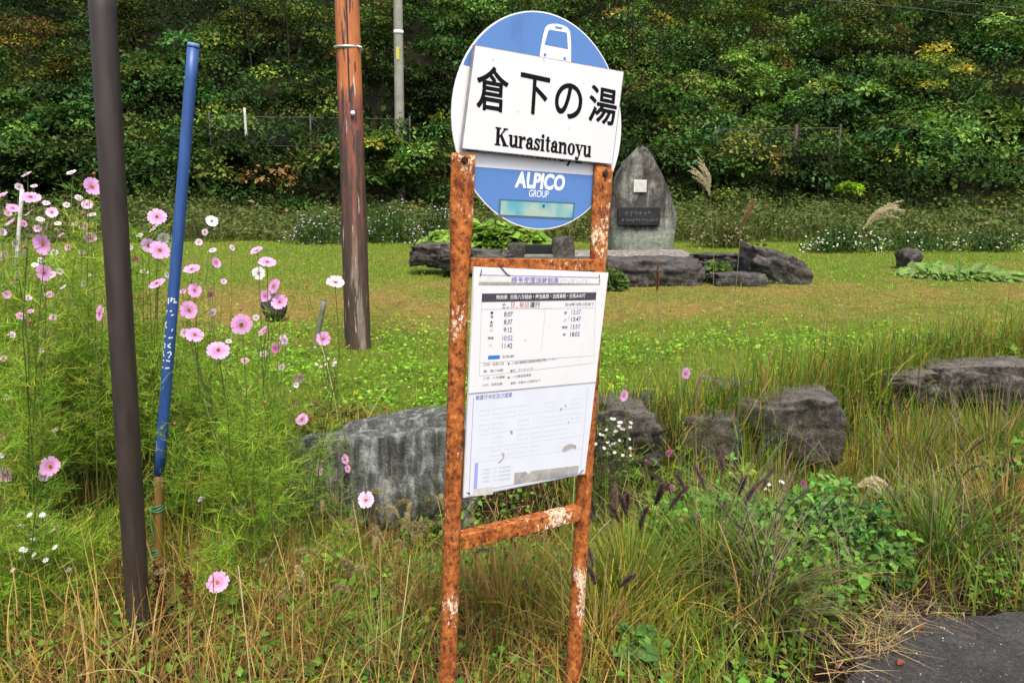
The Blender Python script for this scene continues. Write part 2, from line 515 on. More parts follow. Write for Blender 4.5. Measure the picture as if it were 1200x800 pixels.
rock('long grey rock slab with vertical pale streaks below the meadow, behind the left sign post', 285, 560, 500, 650, 3.8, .55, 'rock_wall', 1, shear=.14, rough=.09)
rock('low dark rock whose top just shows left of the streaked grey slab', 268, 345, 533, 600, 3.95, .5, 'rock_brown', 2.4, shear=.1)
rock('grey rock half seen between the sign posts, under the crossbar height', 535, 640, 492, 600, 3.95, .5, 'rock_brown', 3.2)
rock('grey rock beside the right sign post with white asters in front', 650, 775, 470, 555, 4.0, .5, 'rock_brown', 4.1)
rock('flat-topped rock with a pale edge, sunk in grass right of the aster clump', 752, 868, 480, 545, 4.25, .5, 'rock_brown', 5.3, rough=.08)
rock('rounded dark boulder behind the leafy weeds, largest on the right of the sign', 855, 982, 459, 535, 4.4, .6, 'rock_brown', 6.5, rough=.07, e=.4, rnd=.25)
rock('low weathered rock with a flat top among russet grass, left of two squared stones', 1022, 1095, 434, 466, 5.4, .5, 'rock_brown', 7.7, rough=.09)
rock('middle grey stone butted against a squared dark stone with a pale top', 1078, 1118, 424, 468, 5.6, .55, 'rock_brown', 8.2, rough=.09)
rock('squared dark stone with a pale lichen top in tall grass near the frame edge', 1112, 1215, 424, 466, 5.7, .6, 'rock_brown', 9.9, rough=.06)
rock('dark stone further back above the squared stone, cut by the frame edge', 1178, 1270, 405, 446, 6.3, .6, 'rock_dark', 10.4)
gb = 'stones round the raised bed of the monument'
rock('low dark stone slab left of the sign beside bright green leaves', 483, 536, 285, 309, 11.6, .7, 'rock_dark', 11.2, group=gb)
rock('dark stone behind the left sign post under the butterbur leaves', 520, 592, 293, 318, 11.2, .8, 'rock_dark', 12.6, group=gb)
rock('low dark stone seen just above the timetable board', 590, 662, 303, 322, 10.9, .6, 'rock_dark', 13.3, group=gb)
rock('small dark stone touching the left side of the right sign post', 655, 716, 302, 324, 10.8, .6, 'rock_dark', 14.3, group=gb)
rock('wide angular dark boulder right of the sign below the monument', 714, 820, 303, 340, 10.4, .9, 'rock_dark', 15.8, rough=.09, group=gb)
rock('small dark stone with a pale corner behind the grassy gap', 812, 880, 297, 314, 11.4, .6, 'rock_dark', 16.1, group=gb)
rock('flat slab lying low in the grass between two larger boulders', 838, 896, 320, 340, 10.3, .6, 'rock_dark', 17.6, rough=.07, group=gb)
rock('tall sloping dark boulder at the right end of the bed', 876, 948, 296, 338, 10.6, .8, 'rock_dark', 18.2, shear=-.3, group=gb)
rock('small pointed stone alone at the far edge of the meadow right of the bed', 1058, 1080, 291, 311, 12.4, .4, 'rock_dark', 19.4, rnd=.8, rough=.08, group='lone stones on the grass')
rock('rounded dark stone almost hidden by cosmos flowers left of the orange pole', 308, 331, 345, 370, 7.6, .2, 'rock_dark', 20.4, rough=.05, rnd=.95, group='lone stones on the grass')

# ------------------------------------------------------------------ monument with plaque
def extrude_outline(bm, pts, y0, y1):
    fr = [bm.verts.new((x, y0, z)) for x, z in pts]; bk = [bm.verts.new((x, y1, z)) for x, z in pts]
    bm.faces.new(fr); bm.faces.new(bk[::-1])
    for i in range(len(pts)):
        j = (i + 1) % len(pts); bm.faces.new([fr[i], bk[i], bk[j], fr[j]])


MY = 15.6
mb = ground_at(755, MY)
mon = thing('stone_monument', 'tall pointed standing stone with a black plaque and a small white plate', 'monument', mb)
m, t, b = new_mat('monument_stone')
nA = noise(t, 2.2, 8, .65, (1.6, 1.6, .45), .5); nB = noise(t, 9, 9, .7)
c1 = ramp(t, [(.38, (.03, .027, .025)), (.5, (.085, .076, .07)), (.58, (.2, .21, .185)), (.8, (.34, .36, .31))])
t.links.new(nA.outputs[0], c1.inputs[0])
c2 = ramp(t, [(.3, (.35, .35, .35)), (.7, (1.3, 1.3, 1.25))]); t.links.new(nB.outputs[0], c2.inputs[0])
colr = mix(t, 1., c1.outputs[0], c2.outputs[0], 'MULTIPLY')
co = N(t, 'ShaderNodeTexCoord'); sx = N(t, 'ShaderNodeSeparateXYZ'); t.links.new(co.outputs['Object'], sx.inputs[0])
ad = N(t, 'ShaderNodeMath', operation='MULTIPLY_ADD'); ad.inputs[1].default_value = .5; ad.inputs[2].default_value = -.25
t.links.new(nB.outputs[0], ad.inputs[0]); a2 = N(t, 'ShaderNodeMath', operation='ADD'); t.links.new(ad.outputs[0], a2.inputs[0]); t.links.new(sx.outputs[2], a2.inputs[1])
lw = ramp(t, [(.40, (1, 1, 1)), (.48, (0, 0, 0))]); t.links.new(a2.outputs[0], lw.inputs[0])
c3 = ramp(t, [(.3, (.1, .11, .09)), (.55, (.22, .25, .19)), (.75, (.33, .36, .28))]); t.links.new(nB.outputs[0], c3.inputs[0])
t.links.new(mix(t, lw.outputs[0], colr, c3.outputs[0]), b.inputs['Base Color']); b.inputs['Roughness'].default_value = .9
bump(t, b, nB.outputs[0], .8, .05)
opx = [(718, 295), (716, 262), (718, 228), (724, 205), (733, 190), (743, 178), (751, 170), (756, 170), (762, 180), (770, 193), (778, 206), (785, 221), (789, 238), (790, 252), (794, 258), (792, 268), (790, 296)]
opts = []
for x, y in opx:
    p = at(x, y, MY) - mb; opts.append((p[0], p[2]))
opts[0] = (opts[0][0], -.15); opts[-1] = (opts[-1][0], -.15)
bm = bmesh.new(); extrude_outline(bm, opts, 0, .55)
bmesh.ops.bevel(bm, geom=bm.edges[:], offset=.05, segments=2, affect='EDGES')
bmesh.ops.triangulate(bm, faces=[f for f in bm.faces if len(f.verts) > 4])
bmesh.ops.subdivide_edges(bm, edges=bm.edges[:], cuts=3, use_grid_fill=True)
for v in bm.verts:
    v.co += Vector((mnoise.noise(v.co * 2.2), mnoise.noise(v.co * 2.2 + Vector((7, 0, 0))), mnoise.noise(v.co * 2.2 + Vector((0, 5, 0))))) * .035 + Vector((0, mnoise.noise(v.co * 6) * .02, 0))
bm_obj('stone', bm, m, mon, smooth=True)
M['plaque'] = plain('plaque_black', (.014, .015, .016), .35, var=.5, vscale=8)
M['pale_plate'] = plain('pale_plate', (.5, .5, .46), .6, var=.15, vscale=10)


def mon_plate(name, px0, py0, px1, py1, mat, y0, y1):
    a = at(px0, py1, MY) - mb; b_ = at(px1, py0, MY) - mb
    bm = bmesh.new(); box(bm, (a[0], y0, a[2]), (b_[0], y1, b_[2]))
    return bm_obj(name, bm, M[mat], mon, bevel=.008), a, b_


pl, a, b_ = mon_plate('plaque', 723.5, 243, 773, 264, 'plaque', -.075, .06)
M['faint'] = plain('worn_letter', (.075, .085, .085), .5)
gl = Geo()
for row, (zz, xs0, xs1, hh) in enumerate([(.68, .2, .75, .075), (.3, .12, .92, .05)]):      # the worn, unreadable characters
    nch = 6 if row == 0 else 11
    for i in range(nch):
        xc = a[0] + (b_[0] - a[0]) * (xs0 + (xs1 - xs0) * i / (nch - 1)); zc = a[2] + (b_[2] - a[2]) * zz
        for k in range(4):
            horiz = k % 2 == 0; wx, wz = (hh * .8, .012) if horiz else (.012, hh * .9)
            ox, oz = rng.normal(0, hh * .22, 2)
            gl.add([[xc + ox - wx / 2, -.0775 - k * .0003, zc + oz - wz / 2], [xc + ox + wx / 2, -.0775 - k * .0003, zc + oz - wz / 2],
                    [xc + ox + wx / 2, -.0775 - k * .0003, zc + oz + wz / 2], [xc + ox - wx / 2, -.0775 - k * .0003, zc + oz + wz / 2]], [[0, 1, 2, 3]], A([.1, .1, .1]))
finish('worn_lettering', gl.mesh('worn_lettering'), M['faint'], pl)
mon_plate('plate', 742, 211, 757.5, 225.5, 'pale_plate', -.06, .06)

# low stone seat behind the sign
bb = ground_at(632, 13.6)
seat = thing('stone_bench', 'small stone bench of a grey slab between two dark blocks behind the sign disc', 'stone bench', bb)
for x0, x1, hgt in ((-.58, -.3, .36), (.26, .64, .44)):
    bm = bmesh.new(); box(bm, (x0, -.2, -.15), (x1, .25, hgt)); bmesh.ops.subdivide_edges(bm, edges=bm.edges[:], cuts=5, use_grid_fill=True)
    for v in bm.verts:
        v.co += Vector((mnoise.noise(v.co * 3), mnoise.noise(v.co * 3 + Vector((4, 0, 0))), mnoise.noise(v.co * 3 + Vector((0, 4, 0))))) * .07
    bm_obj('support', bm, M['rock_dark'], seat, smooth=True)
bm = bmesh.new(); box(bm, (-.29, -.26, -.12), (.25, .2, .15)); bm_obj('slab', bm, plain('slab_grey', (.16, .16, .14), .9, var=.3, vscale=9), seat, bevel=.02)
bm = bmesh.new(); box(bm, (-.29, .05, .155), (.25, .18, .33)); bm_obj('backstone', bm, M['plaque'], seat, bevel=.015)

# ------------------------------------------------------------------ poles
def shaft(name, p0, p1, r0, r1, mat, parent, sides=20, rings=14, wob=0.):
    bm = bmesh.new(); p0, p1 = Vector(p0), Vector(p1); d = (p1 - p0).normalized()
    a = d.cross(Vector((0, 1, 0))).normalized(); b_ = d.cross(a)
    rg = []
    for i in range(rings + 1):
        s = i / rings; c = p0.lerp(p1, s); r = r0 + (r1 - r0) * s
        rg.append([bm.verts.new(c + (a * math.cos(2 * math.pi * j / sides) + b_ * math.sin(2 * math.pi * j / sides)) * r * (1 + wob * mnoise.noise(Vector((j * .7, i * .9, 3))))) for j in range(sides)])
    for i in range(rings):
        for j in range(sides):
            bm.faces.new([rg[i][j], rg[i][(j + 1) % sides], rg[i + 1][(j + 1) % sides], rg[i + 1][j]])
    bm.faces.new(rg[0]); bm.faces.new(rg[-1])
    o = bm_obj(name, bm, mat, parent)
    for p in o.data.polygons:
        p.use_smooth = len(p.vertices) == 4
    return o


# brown steel pole at the left
brown_m, t, b = new_mat('brown_paint')
nz = noise(t, 9, 8, .7, (3, 3, .5)); cr = ramp(t, [(.3, (.026, .018, .014)), (.6, (.04, .029, .023)), (.8, (.058, .045, .038))]); t.links.new(nz.outputs[0], cr.inputs[0])
n2 = noise(t, 60, 6, .7, (3, 3, .35)); sc2 = ramp(t, [(.68, (0, 0, 0)), (.72, (.8, .8, .8))]); t.links.new(n2.outputs[0], sc2.inputs[0])
t.links.new(mix(t, sc2.outputs[0], cr.outputs[0], (.11, .09, .075)), b.inputs['Base Color'])
rr_ = ramp(t, [(.3, (.35, .35, .35)), (.7, (.6, .6, .6))]); t.links.new(nz.outputs[0], rr_.inputs[0]); t.links.new(rr_.outputs[0], b.inputs['Roughness'])
b0 = at(165, 792, 2.36); b0[2] = float(gz(b0[0], b0[1])); tp = at(116, -60, 2.33)
bp = thing('steel_pole', 'dark brown painted round steel pole rising out of the dry grass', 'pole', b0)
shaft('shaft', (0, 0, -.2), tp - b0, .0385, .0385, brown_m, bp)
q0 = at(116.5, 226, 2.37) - b0; q1 = at(114, 203, 2.37) - b0
gs = Geo(); gs.add([q0 + A([-.009, .03, 0]), q0 + A([.004, .0405, 0]), q1 + A([.004, .0405, 0]), q1 + A([-.009, .03, 0])], [[0, 1, 2, 3]], A([.8, .8, .8]))
finish('sticker', gs.mesh('sticker'), M['white_letter'], bp)

# blue snow pole on its bamboo stake
BY = 3.0
q_b = hit(183, 688); BY = q_b[1]
sp0 = thing('snow_pole', 'blue plastic snow pole on a bamboo stake with worn white lettering', 'snow pole', q_b)
u0 = at(186.5, 556, BY) - q_b; u1 = at(226.5, 55, BY) - q_b
BR = 12.6 / FPX * BY / 2
m, t, b = new_mat('blue_plastic')
nz = noise(t, 5, 7, .7, (6, 6, .6)); cr = ramp(t, [(.3, (.02, .062, .20)), (.55, (.03, .088, .27)), (.8, (.06, .14, .36))]); t.links.new(nz.outputs[0], cr.inputs[0])
n2 = noise(t, 38, 7, .75, (3, 3, .3), loc=(2, 2, 2)); sc2 = ramp(t, [(.62, (0, 0, 0)), (.70, (.6, .6, .6))]); t.links.new(n2.outputs[0], sc2.inputs[0])
t.links.new(mix(t, sc2.outputs[0], cr.outputs[0], (.16, .2, .26)), b.inputs['Base Color']); b.inputs['Roughness'].default_value = .42
pipe = shaft('pipe', u0, u1, BR, BR, m, sp0)
du = unit(u1 - u0)
shaft('cap', u1 - du * .004, u1 + du * .012, BR * 1.06, BR * 1.0, plain('cap_blue', (.12, .22, .42), .5), sp0, rings=2)
m, t, b = new_mat('bamboo')
nz = noise(t, 8, 6, .7, (5, 5, .5)); cr = ramp(t, [(.3, (.10, .055, .012)), (.6, (.21, .125, .03)), (.8, (.27, .19, .06))]); t.links.new(nz.outputs[0], cr.inputs[0])
t.links.new(cr.outputs[0], b.inputs['Base Color']); b.inputs['Roughness'].default_value = .55
v0 = at(182.5, 700, BY) - q_b; stake = shaft('bamboo_stake', v0 - A([0, 0, .15]), u0 + du * .015, BR * .93, BR * .93, m, sp0)
M['twine'] = plain('green_twine', (.03, .22, .10), .6)
for yy in (594, 645):
    c = at(185, yy, BY) - q_b; ax_ = u0 - v0; c = v0 + ax_ * ((c[2] - v0[2]) / ax_[2]); g = Geo()
    for k in range(3):
        an_ = np.linspace(0, 2 * np.pi, 25); rr = BR * 1.08
        tube(g, np.stack([c[0] + rr * np.cos(an_), c[1] + rr * np.sin(an_), c[2] + (k - 1) * .006 + .008 * np.sin(an_ + k)], 1), .0028, A([.03, .2, .1]), 5, False)
    tube(g, [c + A([-BR, -BR * .6, 0]), c + A([-BR * 1.3, -BR * .9, -.05]), c + A([-BR * 1.0, -BR * 1., -.1]), c + A([-BR * .8, -BR * 1., -.14])], .0025, A([.03, .2, .1]), 5, False)
    finish('twine', g.mesh('twine'), M['twine'], stake)
# worn fragments of white letters, wrapped on the pipe: (photo x, y, dx, dy) strokes
frag = [(197.5, 352, 0, -4, 1.6), (200, 355, .5, -7, 1.5), (203.5, 353, .5, -5, 1.6), (206, 354.5, 3, .5, 1.5), (204.5, 350, 3, .3, 1.3), (207, 352, -.3, 3, 1.2),
        (197, 366, 1.6, -4, 1.1), (203, 369, 3, -.4, 1.3), (202, 364, 2.5, -.2, 1.2),
        (198.2, 375.5, -2, 3, 1.4), (196.2, 378.5, .4, 3, 1.4), (196.6, 381.5, 1.8, 1.8, 1.3), (204.5, 385, -.8, 3, 1.),
        (194.5, 392, 2.6, 1, 1.4), (200.5, 395, 4, .6, 1.5),
        (195.2, 400, 1.2, 3, 1.4), (194.8, 404, 1.6, 2, 1.4), (202.5, 402, -3, 2.5, 1.4), (199.5, 404.5, 3, 2.8, 1.4),
        (194.3, 409.5, -1.5, 3, 1.5), (193.4, 413, 1.8, 3, 1.4), (199.2, 412.5, 3, -1, 1.5), (202.2, 412, .4, 4, 1.3), (201.5, 416, -1.2, 3, 1.1),
        (193, 420, 2, .8, 1.5), (197.8, 421, 3.6, 2, 1.5), (192.5, 428, 1.5, 1.5, 1.4), (196.8, 430, 4, .6, 1.6)]
gs = Geo()
for fx_, fy_, dx_, dy_, wd_ in frag:
    a_, b2 = A([fx_, fy_]), A([fx_ + dx_, fy_ + dy_]); nn = A([-(b2 - a_)[1], (b2 - a_)[0]]); nn = nn / np.linalg.norm(nn) * wd_ / 2
    V = []
    for s in (0, .5, 1):
        for sg in (-1, 1):
            q = a_ + (b2 - a_) * s + nn * sg
            P = at(q[0], q[1], BY) - q_b; ax = u0 + du * np.dot(P - u0, du); off = (P - ax)[0]
            off = np.clip(off, -BR * .96, BR * .96)
            V.append(ax + A([off, -math.sqrt((BR * 1.035) ** 2 - off ** 2), 0]))
    gs.add(V, [[0, 1, 3, 2], [2, 3, 5, 4]], A([.8, .8, .8]))
finish('lettering', gs.mesh('lettering'), M['white_letter'], pipe)

# orange pole
o0 = hit(420, 408); OY = o0[1]
ot = at(404.5, -60, OY)
op = thing('utility_pole', 'old round pole with peeling orange paint over dark weathered wood', 'pole', o0)
m, t, b = new_mat('peeling_orange')
co = N(t, 'ShaderNodeTexCoord'); sx = N(t, 'ShaderNodeSeparateXYZ'); t.links.new(co.outputs['Object'], sx.inputs[0])
nA = noise(t, 3.2, 8, .65, (3, 3, .45), .4); nB = noise(t, 14, 8, .7, (2, 2, .5)); nC = noise(t, 2.4, 6, .6, (5, 5, .28), loc=(4, 2, 1))
def zfac(lo, hi, amp):
    a = N(t, 'ShaderNodeMath', operation='MULTIPLY_ADD'); a.inputs[1].default_value = amp; a.inputs[2].default_value = -amp / 2
    t.links.new(nA.outputs[0], a.inputs[0]); s = N(t, 'ShaderNodeMath', operation='ADD'); t.links.new(a.outputs[0], s.inputs[0]); t.links.new(sx.outputs[2], s.inputs[1])
    r = N(t, 'ShaderNodeMapRange'); r.inputs[1].default_value = lo; r.inputs[2].default_value = hi; t.links.new(s.outputs[0], r.inputs[0]); return r.outputs[0]
zz = lambda py: float((at(412, py, OY) - o0)[2])
org = ramp(t, [(.3, (.36, .11, .028)), (.6, (.48, .155, .04)), (.8, (.52, .2, .06))]); t.links.new(nB.outputs[0], org.inputs[0])
red = ramp(t, [(.3, (.13, .042, .028)), (.7, (.25, .075, .045))]); t.links.new(nB.outputs[0], red.inputs[0])
drk = ramp(t, [(.3, (.03, .018, .013)), (.6, (.075, .042, .03)), (.8, (.12, .075, .055))]); t.links.new(nB.outputs[0], drk.inputs[0])
gry = ramp(t, [(.25, (.09, .065, .05)), (.5, (.2, .165, .13)), (.8, (.34, .3, .25))]); t.links.new(nB.outputs[0], gry.inputs[0])
sel = ramp(t, [(.52, (0, 0, 0)), (.58, (1, 1, 1))]); t.links.new(nC.outputs[0], sel.inputs[0])
low = mix(t, sel.outputs[0], drk.outputs[0], gry.outputs[0])
c = mix(t, zfac(zz(250), zz(170), .6), low, drk.outputs[0])
sel2 = ramp(t, [(.46, (0, 0, 0)), (.52, (1, 1, 1))]); t.links.new(nC.outputs[0], sel2.inputs[0])
pr = N(t, 'ShaderNodeMath', operation='MULTIPLY'); t.links.new(sel2.outputs[0], pr.inputs[0]); t.links.new(zfac(zz(330), zz(215), .6), pr.inputs[1])
c = mix(t, pr.outputs[0], c, red.outputs[0])
c = mix(t, zfac(zz(153), zz(147), .35), c, red.outputs[0])
c = mix(t, zfac(zz(125), zz(100), .45), c, org.outputs[0])
nD = noise(t, 7, 6, .6, (4, 4, .4), loc=(1, 5, 2)); chip = ramp(t, [(.565, (0, 0, 0)), (.6, (1, 1, 1))]); t.links.new(nD.outputs[0], chip.inputs[0])
c = mix(t, chip.outputs[0], c, (.045, .03, .025))
nE = noise(t, 7, 6, .6, (4, 4, .3), loc=(8, 5, 2)); pale = ramp(t, [(.63, (0, 0, 0)), (.665, (1, 1, 1))]); t.links.new(nE.outputs[0], pale.inputs[0])
c = mix(t, pale.outputs[0], c, (.5, .46, .4))
t.links.new(c, b.inputs['Base Color']); b.inputs['Roughness'].default_value = .6; bump(t, b, nB.outputs[0], .4, .02)
r0 = 29 / FPX * OY / 2 * 1.02; r1 = 26.5 / FPX * OY / 2
shaft('shaft', (0, 0, -.3), ot - o0, r0, r1, m, op, 24, 24, .01)
cb = (at(407, 56, OY) - o0); g = Geo(); an_ = np.linspace(0, 2 * np.pi, 33)
rb = r1 * 1.03
tube(g, np.stack([cb[0] + rb * np.cos(an_), cb[1] + rb * np.sin(an_), cb[2] + .012 * np.sin(an_)], 1), .012, A([.5, .5, .5]), 6, False)
tube(g, [cb + A([rb * .9, -rb * .5, 0]), cb + A([rb * 1.25, -rb * .5, -.01]), cb + A([rb * 1.25, -rb * .3, -.03])], .01, A([.5, .5, .5]))
finish('strap', g.mesh('strap'), plain('galvanised', (.42, .42, .42), .45, .5), op)
g = Geo(); pts = [at(x, y, OY - .1) - o0 for x, y in ((404.5, -40), (407.5, 50), (408.5, 90), (410, 120))]
tube(g, pts, .007, A([.03, .03, .03]), 5); finish('cable', g.mesh('cable'), M['wire'], op)
g = Geo(); pts = [at(x, y, OY + .0) - o0 for x, y in ((400.5, 255), (402.5, 300), (404.0, 350), (405.3, 396))]
tube(g, pts, .012, A([.03, .03, .03]), 5); finish('conduit', g.mesh('conduit'), M['wire'], op)
tc = at(414, 133, OY - .1) - o0
bm = bmesh.new(); bmesh.ops.create_uvsphere(bm, u_segments=12, v_segments=8, radius=.02, matrix=Matrix.Translation(Vector(tc) + Vector((0, -.02, 0)))); bm_obj('insulator_knob', bm, M['white_letter'], op, smooth=True)

# pale concrete pole in the trees
CY = 25.5
c0 = ground_at(469, CY); ct = at(465.5, -70, CY)
cp = thing('concrete_pole', 'slender pale grey concrete power pole standing in the dark trees', 'pole', c0)
rr = 10.5 / FPX * CY / 2
shaft('shaft', (0, 0, -.5), ct - c0, rr * 1.1, rr * .92, plain('concrete', (.24, .24, .2), .85, var=.2, vscale=4), cp)
bandz = at(467, 38.5, CY) - c0
shaft('band', bandz - A([0, 0, .06]), bandz + A([0, 0, .06]), rr * 1.04, rr * 1.04, M['white_letter'], cp, rings=1)
bandz = at(467, 64, CY) - c0
bm = bmesh.new(); box(bm, bandz + A([-.05, -rr * 1.08, -.2]), bandz + A([.05, -rr * .8, .2])); bm_obj('marker', bm, plain('yellow_mark', (.5, .45, .06), .6), cp)

# overhead cables, upper right
for lab, pts in (('black power cable sagging across the trees at the top right corner', [(760, -40), (950, -1), (1080, 11), (1200, 26), (1420, 62)]),
                 ('second power cable, shorter and higher, cutting the top right corner', [(860, -36), (1080, -2), (1140, 5), (1200, 11.5), (1420, 42)])):
    g = Geo(); tube(g, [at(x, y, 17.) for x, y in pts], .011, A([.02, .02, .02]), 5)
    o = g.build('power_cable', M['wire'], loc=at(950, 0, 17.)); tag(o, lab, 'cable', 'overhead cables')

# stakes
def stake_thing(label, px0, py0, px1, py1, wpx, Y, col, cat='stake', name='wooden_stake'):
    a = at(px0, py0, Y) if Y else hit(px0, py0); Y = a[1]; b_ = at(px1, py1, Y)
    r = wpx / FPX * Y / 2
    t_ = thing(name, label, cat, a)
    shaft('shaft', (0, 0, -.1), b_ - a, r, r * .95, plain('stake_paint', col, .7, var=.25, vscale=25), t_, 10, 6, .03)
    d = unit(b_ - a); shaft('end_cap', (b_ - a), (b_ - a) + d * r * .5, r * .95, r * .6, plain('stake_end', tuple(c * .7 for c in col), .8), t_, 10, 1)


stake_thing('short grey weathered stake leaning right beside the orange pole', 366, 408, 380, 352, 6.5, None, (.13, .14, .10))
stake_thing('white weathered stake standing among cosmos at the far left', 17, 300, 26, 222, 4.5, 5.2, (.55, .55, .5))
stake_thing('thin white marker post in the dark trees right of the blue pole', 288.5, 158, 286.5, 127, 3, 23.5, (.5, .5, .45), 'marker post', 'marker_post')

# chain-link fences
M['mesh_wire'] = plain('fence_wire', (.075, .08, .075), .8, .2)
def fence(label, px0, py0, px1, py1, ph, Y0, Y1, posts):
    a, b_ = at(px0, py0, Y0), at(px1, py1, Y1)
    root = thing('chain_link_fence', label, 'fence', a, 'chain-link fences in the wood')
    hgt = ph / FPX * Y0; L = np.linalg.norm(b_ - a); n = int(L / .11); k = int(hgt / .11)
    g = Geo(); s = np.arange(-k, n) * .11; P0, P1 = [], []
    for sgn in (1, -1):
        for si in s:
            lo, hi = (max(0, -si), min(hgt, L - si))
            if hi <= lo: continue
            q0, q1 = (si + lo, lo), (si + hi, hi)
            if sgn < 0: q0, q1 = (L - q0[0], q0[1]), (L - q1[0], q1[1])
            P0.append(a + (b_ - a) * q0[0] / L + A([0, 0, q0[1] - hgt])); P1.append(a + (b_ - a) * q1[0] / L + A([0, 0, q1[1] - hgt]))
    threads(g, A(P0), A(P1), .009, A([.1, .1, .1]))
    g.build('wire_mesh', M['mesh_wire'], root)
    for hz in (0, -hgt):
        g = Geo(); tube(g, [a + A([0, 0, hz]), b_ + A([0, 0, hz])], .013, A([.1, .1, .1])); g.build('rail', M['mesh_wire'], root)
    for s_, r, col in posts:
        c = a + (b_ - a) * s_ - a
        shaft('post', c - A([0, 0, hgt + .8]), c + A([0, 0, .12]), r, r, plain('fence_post', col, .8, var=.3), root, 8, 2)


fence('grey chain-link fence panel half buried in shrubs left of the concrete pole', 245, 136, 480, 140, 32, 24.9, 25.3, [(0, .03, (.05, .05, .045)), (.5, .03, (.05, .05, .045)), (1, .03, (.05, .05, .045))])
fence('chain-link fence with a rusty brown post in the undergrowth at the right', 842, 152, 985, 150, 30, 24.0, 23.8, [(0, .03, (.045, .045, .04)), (.64, .06, (.06, .035, .03)), (1, .03, (.045, .045, .04))])
# ------------------------------------------------------------------ bus stop sign
yaw, lean, tilt = .5949, .036, .021
sX = A([math.cos(yaw), math.sin(yaw), 0]); sN = A([-math.sin(yaw), math.cos(yaw), 0]); sZ = A([0, 0, 1.])
sZ2 = math.cos(tilt) * sZ - math.sin(tilt) * sN
sX2 = math.cos(lean) * sX - math.sin(lean) * sZ2
sZ3 = math.cos(lean) * sZ2 + math.sin(lean) * sX
sN3 = np.cross(sZ3, sX2)
ZB = .72
sO = A([-.1637, 1.85, .6449]) - sZ3 * ZB
sign = thing('bus_stop_sign', 'rusty two-post bus stop sign with a round blue and white disc and a timetable', 'bus stop sign', sO)
sign.rotation_euler = Matrix([[sX2[i], sN3[i], sZ3[i]] for i in range(3)]).to_euler()


def S(px, py, n=0.):
    """photo pixel to (x, z) on the sign's own plane, n metres behind the post line"""
    d = ray(px, py); a = np.stack([d, -sX2, -sZ3], 1)
    r = np.linalg.solve(a, sO + sN3 * n - A([0, 0, EYE]))
    return A([r[1], r[2]])


m, t, b = new_mat('rust')
n1 = noise(t, 42, 10, .75, (1, 1, .8)); n2 = noise(t, 70, 8, .7, loc=(3, 1, 5)); n3 = noise(t, 7, 5, .6, (1, 1, .7), loc=(9, 2, 1)); n4 = noise(t, 110, 8, .75, (1, 1, .6), .2, loc=(1, 7, 3))
c1 = ramp(t, [(.3, (.06, .02, .01)), (.42, (.20, .055, .014)), (.52, (.36, .11, .024)), (.64, (.50, .18, .04)), (.76, (.60, .30, .10))])
t.links.new(n1.outputs[0], c1.inputs[0])
c2 = ramp(t, [(.36, (.25, .2, .2)), (.48, (1, 1, 1)), (.62, (1.3, 1.3, 1.25)), (.7, (1.6, 1.9, 2.2))]); t.links.new(n2.outputs[0], c2.inputs[0])
col = mix(t, 1., c1.outputs[0], c2.outputs[0], 'MULTIPLY')
sm = N(t, 'ShaderNodeMath', operation='MULTIPLY_ADD'); sm.inputs[1].default_value = 1.1
t.links.new(n3.outputs[0], sm.inputs[0]); t.links.new(n4.outputs[0], sm.inputs[2])
pf = ramp(t, [(.592, (0, 0, 0)), (.612, (1, 1, 1))]); hv = N(t, 'ShaderNodeMath', operation='MULTIPLY'); hv.inputs[1].default_value = .5; t.links.new(sm.outputs[0], hv.inputs[0]); t.links.new(hv.outputs[0], pf.inputs[0])
n5 = noise(t, 110, 5, .6); pc = ramp(t, [(.35, (.62, .42, .2)), (.6, (.8, .72, .58))]); t.links.new(n5.outputs[0], pc.inputs[0])
col = mix(t, pf.outputs[0], col, pc.outputs[0])
t.links.new(col, b.inputs['Base Color']); b.inputs['Roughness'].default_value = .85; b.inputs['Specular IOR Level'].default_value = .25
bump(t, b, n1.outputs[0], .9, .006)
M['rust'] = m


def flat_white(name, base=(.8, .81, .82), dirt=.12, scale=7):
    m, t, b = new_mat(name)
    nz = noise(t, scale, 9, .7, (1, 1, .45)); cr = ramp(t, [(.22, [c * (1 - dirt * 2.2) for c in base]), (.42, base), (.8, [min(1, c * 1.04) for c in base])])
    t.links.new(nz.outputs[0], cr.inputs[0])
    ns = noise(t, 55, 4, .5); sp = ramp(t, [(.70, (1, 1, 1)), (.76, (.62, .6, .56))]); t.links.new(ns.outputs[0], sp.inputs[0])
    t.links.new(mix(t, 1., cr.outputs[0], sp.outputs[0], 'MULTIPLY'), b.inputs['Base Color']); b.inputs['Roughness'].default_value = .42
    return m


M['sign_white'] = flat_white('sign_white')
M['plate_white'] = flat_white('plate_white', (.70, .70, .70), .05, 4)
M['paper'] = flat_white('paper', (.68, .685, .69), .04, 9)
M['sign_blue'] = flat_white('sign_blue', (.095, .215, .50), .14, 5)
M['edge_grey'] = plain('edge_grey', (.28, .27, .27), .5, .3, var=.2, vscale=40)


